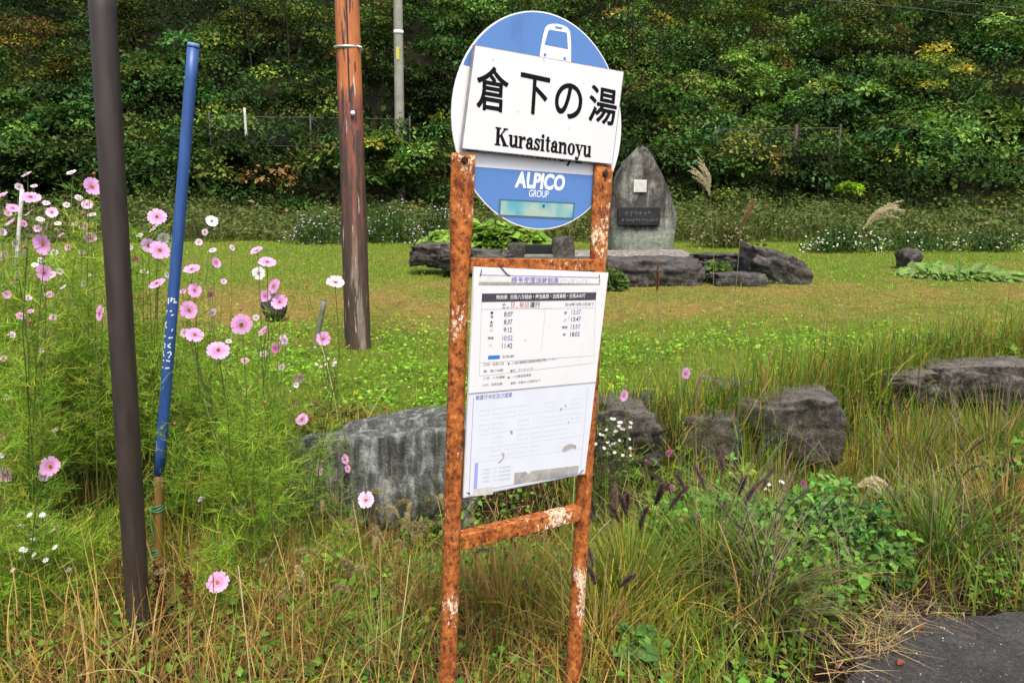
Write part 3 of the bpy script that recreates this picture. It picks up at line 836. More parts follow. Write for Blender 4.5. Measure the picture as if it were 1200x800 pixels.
# posts: steel pipe, hammered flat at the top
def post(x, htop, hbot):
    bm = bmesh.new(); sides, rg = 20, []
    hs = np.concatenate([np.linspace(hbot, htop - .34, 24), np.linspace(htop - .31, htop, 14)])
    for h in hs:
        s = float(sstep(htop - .34, htop - .10, h)); rx = .0235 + (.0335 - .0235) * s; ry = .0235 + (.0065 - .0235) * s
        ring = []
        for j in range(sides):
            a = 2 * math.pi * j / sides; e = 1 - .55 * s
            px_, py_ = math.copysign(abs(math.cos(a)) ** e, math.cos(a)) * rx, math.copysign(abs(math.sin(a)) ** e, math.sin(a)) * ry
            k = 1 + .03 * mnoise.noise(Vector((x * 9 + j * .5, h * 14, 1)))
            ring.append(bm.verts.new((x + px_ * k, py_ * k + .0, h + (.004 * mnoise.noise(Vector((j * .8, x, 2))) if h == hs[-1] else 0))))
        rg.append(ring)
    for i in range(len(rg) - 1):
        for j in range(sides):
            bm.faces.new([rg[i][j], rg[i][(j + 1) % sides], rg[i + 1][(j + 1) % sides], rg[i + 1][j]])
    bm.faces.new(rg[0]); bm.faces.new(rg[-1])
    o = bm_obj('post', bm, M['rust'], sign)
    for p in o.data.polygons:
        p.use_smooth = len(p.vertices) == 4
    return o


xl = S(543, 400)[0] - .004; xr = S(708, 260)[0]
posts = [post(.0005, ZB + 1.022, -.12), post(.4605, ZB + 1.031, -.12)]
for hb, hh, nm in ((.749, .016, 'crossbar'), (.0, .021, 'crossbar')):
    bm = bmesh.new(); x0, x1 = .022, .440
    box(bm, (x0, -.020, ZB + hb - hh), (x1, -.014, ZB + hb + hh)); box(bm, (x0, -.0135, ZB + hb + hh - .006), (x1, .018, ZB + hb + hh))
    bmesh.ops.bevel(bm, geom=bm.edges[:], offset=.0015, segments=1, affect='EDGES')
    bm_obj(nm, bm, M['rust'], sign)


def poly(g, pts, n, tint=(.8, .8, .8)):
    """filled polygon on the sign plane, n metres in front of it (facing the viewer side)"""
    pts = [Vector((p[0], p[1], 0)) for p in pts]
    for tri in tessellate_polygon([pts]):
        P = [A([pts[i].x, -n, pts[i].y]) for i in tri]
        g.add([P[0], P[1], P[2], P[2]], [[0, 1, 2, 3]], A(tint))


def tri_build(polys, name, mat, parent):
    """list of (points, n) -> one flat mesh"""
    bm = bmesh.new()
    for pts, n in polys:
        v3 = [Vector((p[0], p[1], 0)) for p in pts]
        vs_ = [bm.verts.new((p.x, -n, p.y)) for p in v3]
        for tri in tessellate_polygon([v3]):
            try:
                f = bm.faces.new([vs_[i] for i in tri])
            except ValueError:
                continue
            f.normal_update()
            if f.normal.y > 0:
                f.normal_flip()
    me = bpy.data.meshes.new(name); bm.to_mesh(me); bm.free()
    return finish(name, me, mat, parent)


# disc
DC, DR = A([.2475, ZB + 1.1225]), .2785
dn = .0085
ang = np.linspace(0, 2 * np.pi, 97)[:-1]
bm = bmesh.new()
fr = [bm.verts.new((DC[0] + DR * math.cos(a), dn, DC[1] + DR * math.sin(a))) for a in ang]
bk = [bm.verts.new((DC[0] + DR * math.cos(a), dn + .004, DC[1] + DR * math.sin(a))) for a in ang]
bm.faces.new(fr); bm.faces.new(bk[::-1])
for i in range(96):
    bm.faces.new([fr[i], bk[i], bk[(i + 1) % 96], fr[(i + 1) % 96]])
disc = bm_obj('disc', bm, M['sign_white'], sign)
up = S(553.5, 72, dn); upr = S(727, 84, dn)
h_lo_l, h_lo_r = S(560, 196, dn), S(695, 206, dn)


def seg(above, h0, slope, r):
    pts = [(DC[0] + r * math.cos(a), DC[1] + r * math.sin(a)) for a in np.linspace(0, 2 * np.pi, 400)]
    ln = lambda x: h0 + slope * (x - DC[0])
    ins = [p for p in pts if (p[1] > ln(p[0])) == above]
    ins.sort(key=lambda p: p[0], reverse=False)
    return ins + [(ins[-1][0], ln(ins[-1][0])), (ins[0][0], ln(ins[0][0]))]


tri_build([(seg(True, up[1] - .012, .0, DR - .0035), -dn + .0006)], 'upper_blue_field', M['sign_blue'], disc)
tri_build([(seg(False, (h_lo_l[1] + h_lo_r[1]) / 2 + .001, (h_lo_r[1] - h_lo_l[1]) / (h_lo_r[0] - h_lo_l[0]), DR - .0035), -dn + .0006)], 'lower_blue_field', M['sign_blue'], disc)
# bus emblem
bus = [(632.0, 75), (632.2, 66), (633.5, 55), (636.5, 40), (638.6, 33), (641.5, 29.6), (647, 28.2), (653, 28.2), (660, 30), (665, 33), (667.6, 37), (668.6, 46), (669, 60), (668.6, 82)]
icon = tri_build([([S(x, y, dn) for x, y in bus], -dn + .0012)], 'bus_emblem', M['white_letter'], disc)
win = [(642.2, 36), (643.6, 35.2), (662, 38.2), (664, 39.6), (665.2, 57.8), (637.6, 52.6)]
ws = [([S(x, y, dn) for x, y in win], -dn + .0018), ([S(x, y, dn) for x, y in ((650, 31), (658.5, 32.6), (658.3, 34.6), (650.2, 33.2))], -dn + .0018)]
for cx_, cy_ in ((638.2, 64.6), (661.3, 69)):
    ws.append(([S(cx_ + 1.7 * math.cos(a), cy_ + 2 * math.sin(a), dn) for a in np.linspace(0, 6.28, 13)[:-1]], -dn + .0018))
tri_build(ws, 'emblem_openings', M['sign_blue'], icon)


# writing
def text(s, bl, br, hgt, n, name, mat, parent, bold=0., shear=0., space=1.):
    """string whose baseline runs from bl to br (x, z on the sign), hgt tall"""
    c = bpy.data.curves.new(name, 'FONT'); c.body = s; c.offset = bold; c.shear = shear; c.space_character = space; c.resolution_u = 6
    o = bpy.data.objects.new(name, c); COL.objects.link(o)
    me = bpy.data.meshes.new_from_object(o.evaluated_get(bpy.context.evaluated_depsgraph_get()))
    bpy.data.objects.remove(o); bpy.data.curves.remove(c)
    k = len(me.vertices); co_ = np.empty(k * 3); me.vertices.foreach_get('co', co_); co_ = co_.reshape(-1, 3)
    lo, hi = co_.min(0), co_.max(0)
    u = (co_[:, 0] - lo[0]) / (hi[0] - lo[0]); v = (co_[:, 1] - lo[1]) / max(1e-6, hi[1] - lo[1])
    bl, br = A(bl), A(br); d = br - bl; up_ = A([-d[1], d[0]]) / np.linalg.norm(d)
    P = bl[None] + u[:, None] * d + v[:, None] * up_ * hgt
    me.vertices.foreach_set('co', np.stack([P[:, 0], np.full(k, -n), P[:, 1]], 1).astype(np.float32).ravel())
    me.update(); me.name = name
    return finish(name, me, mat, parent)


def embolden(o, r, k=8):
    """heavier strokes: copies of the flat letter set a hair apart"""
    me = o.data; bm = bmesh.new(); bm.from_mesh(me); base = list(bm.faces)
    for i in range(k):
        a = i / k * 6.2832; d = bmesh.ops.duplicate(bm, geom=base)
        for e in d['geom']:
            if isinstance(e, bmesh.types.BMVert):
                e.co += Vector((math.cos(a) * r, -.00001 * (i + 1), math.sin(a) * r))
    bm.to_mesh(me); bm.free()


tri_build([([S(x, y, dn) for x, y in q], -dn + .0005) for q in (
    [(551.5, 92), (553.5, 92), (552.8, 101), (550.6, 101)], [(549, 100), (552, 100), (551.5, 106.5), (548.4, 106.5)], [(546.5, 139), (550.5, 139), (550, 146), (546, 146)],
    [(546, 174), (575, 174), (574, 178), (546, 177)])] +
    [([S(x, y, dn) for x, y in q], -dn + .0007) for q in ([(549.8, 84), (552, 84), (551.8, 88), (549.6, 88)],)], 'old_lettering', M['black_ink'], disc)
tri_build([([S(x, y, dn) for x, y in q], -dn + .0005) for q in ([(547.8, 109), (551, 109), (549, 137), (545.2, 137)], [(545.8, 148), (549.6, 148), (546, 171), (540.5, 170)])], 'tape_residue', plain('tape_residue', (.27, .26, .23), .8, var=.3, vscale=60), disc)
o_l, o_r = S(556, 181.5, dn), S(681, 196.5, dn)
text('Kurashitanoyu', o_l, o_r, .042, -dn + .0006, 'old_lettering', M['black_ink'], disc, .01)
alp = text('ALPICO', S(603, 219.5, dn), S(661, 223.6, dn), .0415, -dn + .0012, 'operator_lettering', M['white_letter'], disc, .026, .14, 1.02)
embolden(alp, .0009)
text('GROUP', S(619.5, 230.6, dn), S(642.5, 231.8, dn), .0185, -dn + .0012, 'operator_lettering', M['white_letter'], disc, .004, .1, .94)
# fine white crack through the company name
tri_build([([S(x, y, dn) for x, y in ((613.2, 202.5), (614.2, 202.5), (616.8, 213), (617.6, 224), (616.4, 224), (615.6, 213))], -dn + .0017)], 'crack', M['sign_blue'], disc)
m, t, b = new_mat('faded_sticker')
nz = noise(t, 9, 4, .5, (1, 1, .5), loc=(4.2, 0, 1.3)); cr = ramp(t, [(.34, (.05, .30, .42)), (.46, (.12, .38, .44)), (.56, (.38, .48, .40)), (.68, (.18, .42, .44))]); t.links.new(nz.outputs[0], cr.inputs[0])
t.links.new(cr.outputs[0], b.inputs['Base Color']); b.inputs['Roughness'].default_value = .35
fr_ = [(584.8, 233), (673.6, 237.6), (671.4, 257.8), (583.8, 253.8)]; inn = [(586.6, 235.2), (671.6, 239.4), (669.6, 255.4), (585.8, 251.6)]
stk = tri_build([([S(x, y, dn) for x, y in fr_], -dn + .0012)], 'sticker', plain('sticker_border', (.07, .14, .20), .5), disc)
tri_build([([S(x, y, dn) for x, y in inn], -dn + .0018)], 'sticker_print', m, stk)
tri_build([([S(636.5 + 1.6 * math.cos(a), 241.5 + 2.2 * math.sin(a), dn) for a in np.linspace(0, 6.28, 10)[:-1]], -dn + .0024)], 'spot', plain('spot_teal', (.01, .12, .15), .5), stk)

# name plate: aluminium sheet with a white face, standing just proud of the disc
pn = -.012
c4 = [S(x, y, pn) for x, y in ((556, 52.5), (731.5, 84), (718, 193), (540.5, 174.5))]
bm = bmesh.new()
fr = [bm.verts.new((p[0], pn + .0008, p[1])) for p in c4]; bk = [bm.verts.new((p[0], -.003, p[1])) for p in c4]
bm.faces.new(fr); bm.faces.new(bk[::-1])
for i in range(4):
    bm.faces.new([fr[i], bk[i], bk[(i + 1) % 4], fr[(i + 1) % 4]])
plate = bm_obj('name_plate', bm, M['edge_grey'], sign)
cc = sum(c4) / 4
tri_build([([cc + (p - cc) * A([.988, .985]) for p in c4], -pn)], 'plate_face', M['plate_white'], plate)
ln_ = -pn + .0006
for ch, x0, y0, x1, y1, tp_ in (('倉', 557.8, 127.2, 593.8, 133.0, 79.0), ('下', 608.2, 130.6, 641.2, 136.5, 88.8), ('の', 649.6, 135.6, 680.2, 141.2, 98.3), ('湯', 689.2, 141.6, 720.4, 147.4, 102.6)):
    a_, b_2 = S(x0, y0, pn), S(x1, y1, pn); tt = S((x0 + x1) / 2 + 2, tp_, pn)
    o = text(ch, a_, b_2, tt[1] - (a_[1] + b_2[1]) / 2, ln_, 'stop_name', M['black_ink'], plate, .0)
    embolden(o, .0018)



# bold roman letters with serifs, built from strokes (units: cap height 0.7)
def ell(cx, cy, rx, ry, a0, a1, n=28):
    return [(cx + rx * math.cos(a), cy + ry * math.sin(a)) for a in np.linspace(math.radians(a0), math.radians(a1), n)]


def ring(cx, cy, rx, ry, ix, iy, a0=0, a1=360):
    o_, i_ = ell(cx, cy, rx, ry, a0, a1), ell(cx, cy, ix, iy, a0, a1)
    return [[o_[k], o_[k + 1], i_[k + 1], i_[k]] for k in range(len(o_) - 1)]


def bx(x0, y0, x1, y1): return [[(x0, y0), (x1, y0), (x1, y1), (x0, y1)]]


XH = .47
def serif_l(x, y, top=False):      # flag serif at the top-left of a lower-case stem
    return [[(x - .07, y - .035), (x, y - .05), (x, y), (x - .07, y - .015)]]


def stem(x, y0=0, y1=XH, w=.115): return bx(x, y0, x + w, y1)
def foot(x, w=.115, e=.055): return bx(x - e, 0, x + w + e, .028)


GL = {
    'K': (stem(.09, 0, .7, .14) + bx(.02, 0, .3, .03) + bx(.02, .67, .3, .7) + [[(.2, .3), (.26, .36), (.6, .69), (.53, .69)]] + bx(.46, .67, .68, .7)
          + [[(.27, .40), (.36, .46), (.66, .02), (.5, .02)]] + bx(.44, 0, .74, .03), .76),
    'u': (stem(.07, .12) + serif_l(.07, XH) + stem(.36, 0) + serif_l(.36, XH) + bx(.47, 0, .53, .03) + ring(.235, .15, .165, .16, .05, .1, 180, 340), .55),
    'r': (stem(.07) + serif_l(.07, XH) + foot(.07) + [[(.18, .3), (.18, .36), (.26, .45), (.33, .48), (.33, .41), (.26, .4)]] + [ell(.335, .415, .062, .062, 0, 345)], .42),
    'a': (stem(.27, .06, .34, .11) + ring(.24, .33, .14, .15, .035, .115, 0, 165) + [ell(.115, .345, .058, .055, 0, 345)] + ring(.175, .13, .15, .14, .045, .095, 40, 330) + [[(.2, .23), (.28, .27), (.28, .24), (.22, .2)]]
          + [[(.27, .06), (.38, .06), (.46, .04), (.44, 0), (.32, 0)]], .47),
    's': (ring(.19, .345, .14, .135, .05, .085, 20, 215) + ring(.19, .135, .15, .145, .05, .09, -160, 35) + [[(.05, .33), (.12, .26), (.34, .13), (.3, .22), (.14, .33)]] + [[(.03, .17), (.055, .17), (.09, .03), (.03, .0)]] + [[(.32, .46), (.34, .46), (.34, .32), (.31, .32)]], .39),
    'i': (stem(.07) + serif_l(.07, XH) + foot(.07) + [ell(.127, .61, .07, .07, 0, 345)], .29),
    't': (stem(.08, .08, .6, .11) + bx(.015, .44, .29, .47) + [[(.06, .46), (.19, .46), (.19, .62), (.16, .62)]] + ring(.19, .1, .11, .105, .0, .07, 180, 320), .32),
    'n': (stem(.07) + serif_l(.07, XH) + foot(.07, e=.04) + stem(.36, 0, .34) + foot(.36, e=.04) + ring(.325, .325, .15, .15, .035, .085, 0, 160), .56),
    'o': (ring(.245, .235, .215, .245, .095, .215), .49),
    'y': ([[(.04, .455), (.17, .455), (.33, .06), (.26, 0)]] + bx(.0, .44, .24, .47) + [[(.40, .455), (.435, .455), (.25, -.06), (.215, -.13), (.19, -.1)]] + bx(.33, .44, .5, .47) + ring(.145, -.12, .09, .075, .0, .045, 200, 340) + [ell(.085, -.13, .055, .055, 0, 345)], .5),
}
word = 'Kurasitanoyu'; total = sum(GL[c][1] for c in word)
bl_, br_ = S(579.5, 169.6, pn), S(692.5, 184.2, pn); d_ = (br_ - bl_); sc_ = np.linalg.norm(d_) / total; d_ = d_ / np.linalg.norm(d_); u_ = A([-d_[1], d_[0]])
vsc = .0425 / .7
penx, polys = 0., []
for ch in word:
    for i, pl_ in enumerate(GL[ch][0]):
        polys.append(([bl_ + d_ * (x + penx) * sc_ + u_ * y * vsc for x, y in pl_], ln_ + .00002 * (i % 12)))
    penx += GL[ch][1]
embolden(tri_build(polys, 'roman_stop_name', M['black_ink'], plate), .0011)

# bolts
for bx_, bh in ((.0, S(546, 188)[1]), (.4605, S(709, 204)[1])):
    bm = bmesh.new()
    bmesh.ops.create_cone(bm, cap_ends=True, segments=6, radius1=.0095, radius2=.0085, depth=.008, matrix=Matrix.Translation((bx_, -.0105, bh)) @ Matrix.Rotation(math.pi / 2, 4, 'X'))
    bm_obj('bolt', bm, plain('bolt_rust', (.03, .015, .01), .8), sign, bevel=.001)

# timetable: white board with two printed sheets
tn = -.030
c4 = [S(x, y, tn) for x, y in ((555.5, 312.5), (713, 319.5), (685.5, 555), (543.5, 583))]
bm = bmesh.new()
fr = [bm.verts.new((p[0], tn, p[1])) for p in c4]; bk = [bm.verts.new((p[0], tn + .006, p[1])) for p in c4]
bm.faces.new(fr); bm.faces.new(bk[::-1])
for i in range(4):
    bm.faces.new([fr[i], bk[i], bk[(i + 1) % 4], fr[(i + 1) % 4]])
board = bm_obj('timetable_board', bm, M['plate_white'], sign)


def quad(pts, lift, name, mat, parent):
    return tri_build([([S(x, y, tn) for x, y in pts], -tn + lift)], name, mat, parent)


def ink(name, c): return plain(name, c, .8, spec=.1)


M['ink_grey'] = ink('ink_grey', (.25, .25, .27)); M['ink_purple'] = ink('ink_purple', (.24, .23, .50)); M['ink_pale'] = ink('ink_pale', (.44, .45, .58))
M['ink_red'] = ink('ink_red', (.55, .13, .16)); M['ink_blue'] = ink('ink_blue', (.03, .17, .55)); M['ink_line'] = ink('ink_line', (.36, .36, .40)); M['worn_film'] = plain('worn_film', (.33, .32, .295), .7, var=.25, vscale=45)
M['ink_mid'] = ink('ink_mid', (.06, .06, .075)); M['ink_violet'] = ink('ink_violet', (.16, .13, .38))
low = quad([(549, 459), (696.6, 445.5), (684.6, 554.2), (544.8, 581.6)], .001, 'lower_sheet', plain('lower_paper', (.62, .655, .71), .4, var=.02, vscale=20), board)
upq = [(557.5, 314.5), (711.5, 320.5), (697.8, 446.8), (548.8, 461)]
upper = quad([(555, 335), (708.8, 334), (697.8, 446.8), (548.8, 461)], .0022, 'upper_sheet', M['paper'], board)


def line(pts, wd, lift, name, mat, parent):
    pl2 = []
    for (xa, ya), (xb, yb) in zip(pts[:-1], pts[1:]):
        a_, b2 = S(xa, ya, tn), S(xb, yb, tn); n_ = A([-(b2 - a_)[1], (b2 - a_)[0]]); n_ = n_ / np.linalg.norm(n_) * wd / 2
        pl2.append(([a_ - n_, b2 - n_, b2 + n_, a_ + n_], -tn + lift))
    return tri_build(pl2, name, mat, parent)


def ttext(s, x0, y0, x1, y1, hpx, name, mat, parent, lift=.0028, bold=0., tw=0):
    a_, b2 = S(x0, y0, tn), S(x1, y1, tn); t_ = S((x0 + x1) / 2, (y0 + y1) / 2 - hpx, tn)
    return text(s, a_, b2, t_[1] - (a_[1] + b2[1]) / 2, -tn + lift, name, mat, parent, bold)


# heading strip left from an older sheet
quad([(561, 330.5), (703, 332.2), (702.9, 334.2), (560.6, 333.5)], .0012, 'heading_edge', M['worn_film'], board)
quad([(561.5, 323), (597, 324), (597, 330.4), (561, 330.4)], .0008, 'film_remnant', plain('film_remnant', (.66, .66, .63), .6, var=.1, vscale=50), board)
line([(562, 322), (702, 325)], .0016, .0012, 'heading_rule', M['ink_purple'], board)
ttext('様予定運送時刻表', 598.5, 332.4, 654.5, 333, 8.2, 'heading_lettering', M['ink_purple'], board, .0012, .012)
ttext('（ワンマンバス）', 656, 333, 690, 333.4, 7.0, 'heading_lettering', M['ink_pale'], board, .0012, .0)
# black title bar
quad([(564.2, 343.8), (698.3, 342.3), (697.4, 351.4), (563.7, 353.8)], .0026, 'title_bar', M['ink_mid'], upper)
ttext('時刻表', 581, 350.8, 593.8, 350.4, 5.2, 'title_lettering', M['white_letter'], upper, .0032, .004)
ttext('白馬八方経由・栂池高原・白馬乗鞍・白馬みね行', 597.5, 350.4, 685, 348.8, 5.2, 'title_lettering', M['white_letter'], upper, .0032, .004)
for s, x0, x1, mm in (('土', 587.3, 592.2, 'ink_violet'), ('・', 593.5, 595.5, 'ink_mid'), ('日', 597.8, 602, 'ink_red'), ('・', 604, 606, 'ink_red'), ('祝日', 607.6, 618.6, 'ink_red'), ('運行', 620, 632, 'ink_mid')):
    y = 360.8 - (x0 - 587) * .012
    ttext(s, x0, y, x1, y, 7.0 if s != '・' else 1.4, 'day_lettering', M[mm], upper, .0028, .008)
ttext('2018年10月13日まで', 661.5, 358.6, 695, 358, 4.0, 'date_lettering', M['ink_mid'], upper)
for pts in ([(563.8, 353), (561, 440.5), (695, 425), (697.3, 351)], [(563.4, 362.3), (696.4, 360.6)], [(638.5, 361), (634, 409)], [(562, 425), (694.4, 416.5)]):
    line(pts, .0009, .0026, 'table_rule', M['ink_line'], upper)
for s, x0, x1, y, mm in (('8:07', 590, 600, 370.8, 'ink_mid'), ('8:37', 589.8, 599.6, 379.8, 'ink_mid'), ('9:12', 589.3, 599, 389, 'ink_mid'), ('10:52', 587.8, 599.8, 398.6, 'ink_violet'), ('11:42', 587.4, 599.4, 407.6, 'ink_mid')):
    ttext(s, x0, y, x1, y - .2, 5.6, 'departure_time', M[mm], upper, .0028, .006)
for s, x0, x1, y, mm in (('12:57', 669, 680.2, 368.2, 'ink_violet'), ('13:47', 668.6, 679.8, 376.6, 'ink_mid'), ('13:57', 668, 679, 385.4, 'ink_violet'), ('18:02', 667.4, 678.4, 394, 'ink_mid')):
    ttext(s, x0, y, x1, y - .5, 5.2, 'departure_time', M[mm], upper, .0028, .006)
for s, x, y in (('●', 575.6, 368), ('南', 575.6, 372.6), ('▲', 575.2, 378.4), ('高', 575, 382.8), ('八', 574.8, 388.4), ('乗鞍', 574.3, 397.4), ('八', 574, 406.4)):
    wd_ = 1.7 * len(s); ttext(s, x - wd_, y, x + wd_, y, 3.2, 'row_mark', M['ink_mid'], upper, .0028, .004)
for s, x, y in (('南', 662, 368), ('八', 661.6, 376.4), ('乗鞍', 661, 384.8), ('南', 660.4, 393.4)):
    wd_ = 1.6 * len(s); ttext(s, x - wd_, y, x + wd_, y - .1, 3.2, 'row_mark', M['ink_mid'], upper, .0028, .004)
quad([(571.4, 416.4), (585.2, 415.8), (585, 420), (571.2, 420.8)], .0028, 'blue_key', M['ink_blue'], upper)
ttext('色の便は運休', 588, 419.4, 602, 418.4, 3.2, 'key_lettering', M['ink_mid'], upper)
for s, x0, y0, x1, y1 in (('三月：白馬八方', 566, 428.6, 590, 427.2), ('●：バス停の乗降場所は時刻表の裏面を参照してください', 594.5, 427.4, 652, 421.6), ('南：南小谷駅', 566, 436.4, 589, 434.8), ('運行：ワンマンバス', 597, 435.8, 624, 433), ('八方：八方温泉', 565.6, 444.6, 591, 442.6),
                          ('▲：八方第五駐車場', 594, 443.4, 621.5, 440.4), ('山の：白馬五竜', 565.2, 452.4, 588, 450.6), ('運賃：片道大人五百円より', 597.5, 450.4, 632, 446.8)):
    ttext(s, x0, y0, x1, y1, 3.2, 'note_lettering', M['ink_mid'], upper)
line([(549.3, 460.6), (697.4, 447.2)], .0018, .0027, 'sheet_edge', M['ink_line'], upper)
# lower sheet, bleached by the sun
ttext('■運行本社及び運賃', 557.2, 468.6, 599.6, 464.8, 5.6, 'heading_lettering', M['ink_purple'], low, .0016, .008)
line([(554.5, 465.5), (549.5, 576)], .0014, .0016, 'sheet_rule', M['ink_purple'], low)
line([(689, 452), (679.6, 553)], .0014, .0016, 'sheet_rule', M['ink_pale'], low)
line([(576, 572), (678, 553.5)], .0014, .0016, 'sheet_rule', M['ink_purple'], low)
pale = ink('ink_bleached', (.50, .52, .61))
for ry, (x0, y0) in enumerate(((562, 481), (561.2, 498), (560.4, 514.5), (559.6, 530))):
    for k in range(8):
        if (k * 5 + ry * 3) % 7 in (2, 6): continue
        xa = x0 + k * 15.4; ya = y0 - k * 1.9; w_, h_ = 11.5, 6.2 - .12 * k
        line([(xa, ya), (xa + w_, ya - 1.4), (xa + w_ - .3, ya + h_ - 1.4), (xa - .3, ya + h_), (xa, ya)], .0007, .0016, 'faded_box', pale, low)
    line([(x0, y0 + 11), (x0 + 122, y0 - 5)], .0006, .0016, 'faded_rule', pale, low)
quad([(556.3, 542), (560, 541.6), (558.6, 572.6), (554.6, 573.6)], .0016, 'purple_bar', plain('purple_bar', (.30, .32, .68), .6), low)
quad([(602.6, 553.6), (616, 552.2), (618.6, 555), (623, 551), (677.8, 545), (676.6, 556.8), (601.6, 566.8)], .0018, 'worn_patch', M['worn_film'], low)
ttext('アルピコ交通白馬営業所', 637, 562.2, 676.4, 556.6, 3.4, 'footer_lettering', M['ink_purple'], low, .0024)
quad([(554.6, 572.5), (577.6, 569), (577.2, 578.6), (553.6, 581)], .0018, 'corner_film', plain('corner_film', (.5, .5, .46), .6, var=.15, vscale=60), low)
for k in range(4):
    ttext('白馬駅・八方・栂池高原線', 565.4 - .2 * k, 551.2 + k * 4.6, 598 - .2 * k, 547.2 + k * 4.6, 2.6, 'faded_lettering', pale, low, .0016)
for pts in ([(658, 528), (661, 522.6), (666, 520), (671, 519.6), (673.6, 522), (671, 524.6), (666, 526), (662, 529)], [(656, 478.6), (657.8, 477), (658, 480), (656.4, 481)], [(661, 475), (663, 473.4), (663, 477)],
            [(597.4, 504.6), (600, 504), (600.4, 508), (598.4, 508.6)], [(587.4, 530), (590.4, 530.6), (591, 535), (586, 541.6), (582.6, 542.6), (588.6, 536)], [(671.5, 522), (674.6, 520.4), (675, 525), (672.5, 525.6)], [(665, 494), (666.6, 493.4), (666, 496.4)]):
    quad(pts, .0017, 'torn_spot', M['worn_film'], low)
# tie wires at the corners
for pts in ([(564, 316), (562.4, 323)], [(583.5, 309.5), (594.5, 322), (597, 322.4)], [(702, 322), (702.4, 330)], [(547, 576.5), (550.5, 577.5), (549, 579)], [(677.5, 556.5), (683, 550)]):
    P = [S(x, y, tn) for x, y in pts]; g = Geo(); q = [A([p[0], tn - .002, p[1]]) for p in P]
    tube(g, [q[0] + A([0, .006, 0])] + q + [q[-1] + A([0, .006, 0])], .0013, A([.04, .04, .05]), 5)
    finish('tie_wire', g.mesh('tie_wire'), M['wire'], board)
# ------------------------------------------------------------------ vegetation
def sph(n):
    v = rng.normal(size=(n, 3)); return unit(v)


# --- wood on the hillside
DK, MD, BR_, YG, YL, RU, OL, BL = (.016, .030, .009), (.040, .080, .016), (.105, .175, .034), (.16, .20, .028), (.27, .22, .03), (.15, .09, .025), (.070, .085, .018), (.042, .095, .026)


def clump_leaves(g, cen, rad, n, cols, wts, L, squash=.62, v=.24):
    """n leaves on the outside of leafy clumps"""
    k = len(cen); ci = rng.integers(0, k, n)
    s = sph(n); s[:, 2] = np.where(s[:, 2] < -.12, -s[:, 2], s[:, 2])
    rr = rad[ci] * np.clip(rng.normal(.88, .16, n), .3, 1.25)
    p = cen[ci] + s * rr[:, None] * A([1, 1, squash])
    d = unit(s * .7 + A([0, 0, -.55]) + rng.normal(0, .45, (n, 3)))
    nr = unit(s + A([0, 0, .9]) + rng.normal(0, .35, (n, 3)))
    l = L * .80 * np.exp(rng.normal(0, .32, n))
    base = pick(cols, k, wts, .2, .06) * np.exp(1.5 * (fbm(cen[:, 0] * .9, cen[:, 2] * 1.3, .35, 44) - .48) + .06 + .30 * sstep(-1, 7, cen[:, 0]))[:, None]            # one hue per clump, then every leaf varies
    t = base[ci] * np.exp(rng.normal(0, v, (n, 1))) * np.exp(rng.normal(0, .07, (n, 3)))
    leaves(g, p, d, nr, l, l * U(.55, .8, n), t, .12)


def bush(label, px, py, rx, ry, cols, wts, L=.16, n=6800, clumps=22, dY=2.2, cat='tree', name='broadleaf_tree', Y=None, trunk=True, group='trees and shrubs at the edge of the wood', cr=.36):
    h = hit(px, min(py, 226)); Y = Y or h[1] - dY
    c = at(px, py, Y); gp = ground_at(px, Y); sc_ = Y / FPX
    R_ = A([rx * sc_, max(rx, ry) * sc_ * .7, ry * sc_])
    gp[2] = float(gz(gp[0], gp[1]))
    root = thing(name, label, cat, gp, group)
    s = sph(clumps) * U(.25, .85, clumps)[:, None] ** .6
    cen = c + s * R_
    cen[:, 2] = np.maximum(cen[:, 2], gz(cen[:, 0], cen[:, 1]) + .15)
    rad = R_.mean() * U(cr * .6, cr * 1.35, clumps)
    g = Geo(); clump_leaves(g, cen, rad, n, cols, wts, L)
    g.build('crown', M['wood_leaf'], root)
    if trunk:
        g = Geo(); top = c - A([0, 0, R_[2] * .2])
        mid = (gp + top) / 2 + A([rng.normal(0, .15), 0, 0])
        tube(g, [gp - A([0, 0, .4]), mid, top], [.11, .085, .05], A([.05, .04, .03]), 8)
        for i in rng.choice(clumps, min(9, clumps), False):
            a = gp + (top - gp) * U(.45, .95)
            tube(g, [a, (a + cen[i]) / 2 + rng.normal(0, .12, 3), cen[i]], [.045, .03, .012], A([.05, .04, .03]), 5, False)
        finish('trunk', g.mesh('trunk', gp), M['bark'], root)
    return root


bush('sprawling bush with thin yellow and orange leaves at the upper left, beside the brown pole', 45, 72, 85, 38, [YL, RU, OL, YG], [3, 2, 2, 1], .13, 4590, 20)
bush('broad-leaved green shrub left of the brown steel pole', 55, 135, 80, 48, [BL, MD, DK], [3, 2, 1], .22, 6210)
bush('yellowing branch tree just right of the top of the brown pole', 150, 30, 42, 34, [YL, OL, MD], [2, 2, 1], .12, 2970, 12)
bush('bright broad-leaved vine-clad tree directly behind the blue snow pole top', 192, 92, 52, 55, [BR_, BL, MD], [3, 2, 1], .2, 7020)
bush('dark fine-leaved tree between the blue pole and the orange pole', 318, 55, 80, 62, [DK, MD, OL], [3, 1, 2], .12, 8775)
bush('low rounded shrub at the foot of the wood left of the chain-link fence', 215, 185, 60, 32, [MD, BL, YG], [3, 2, 1], .15, 5400, cat='shrub', name='shrub', trunk=False)
bush('leafy shrub in front of the left chain-link fence with green heart-shaped leaves', 305, 182, 62, 30, [BL, MD, DK], [3, 2, 1], .17, 5670, cat='shrub', name='shrub', trunk=False)
bush('dark evergreen shrub along the ground at the far left edge', 55, 195, 90, 34, [DK, MD], [2, 2], .14, 7020, cat='shrub', name='shrub', trunk=False)
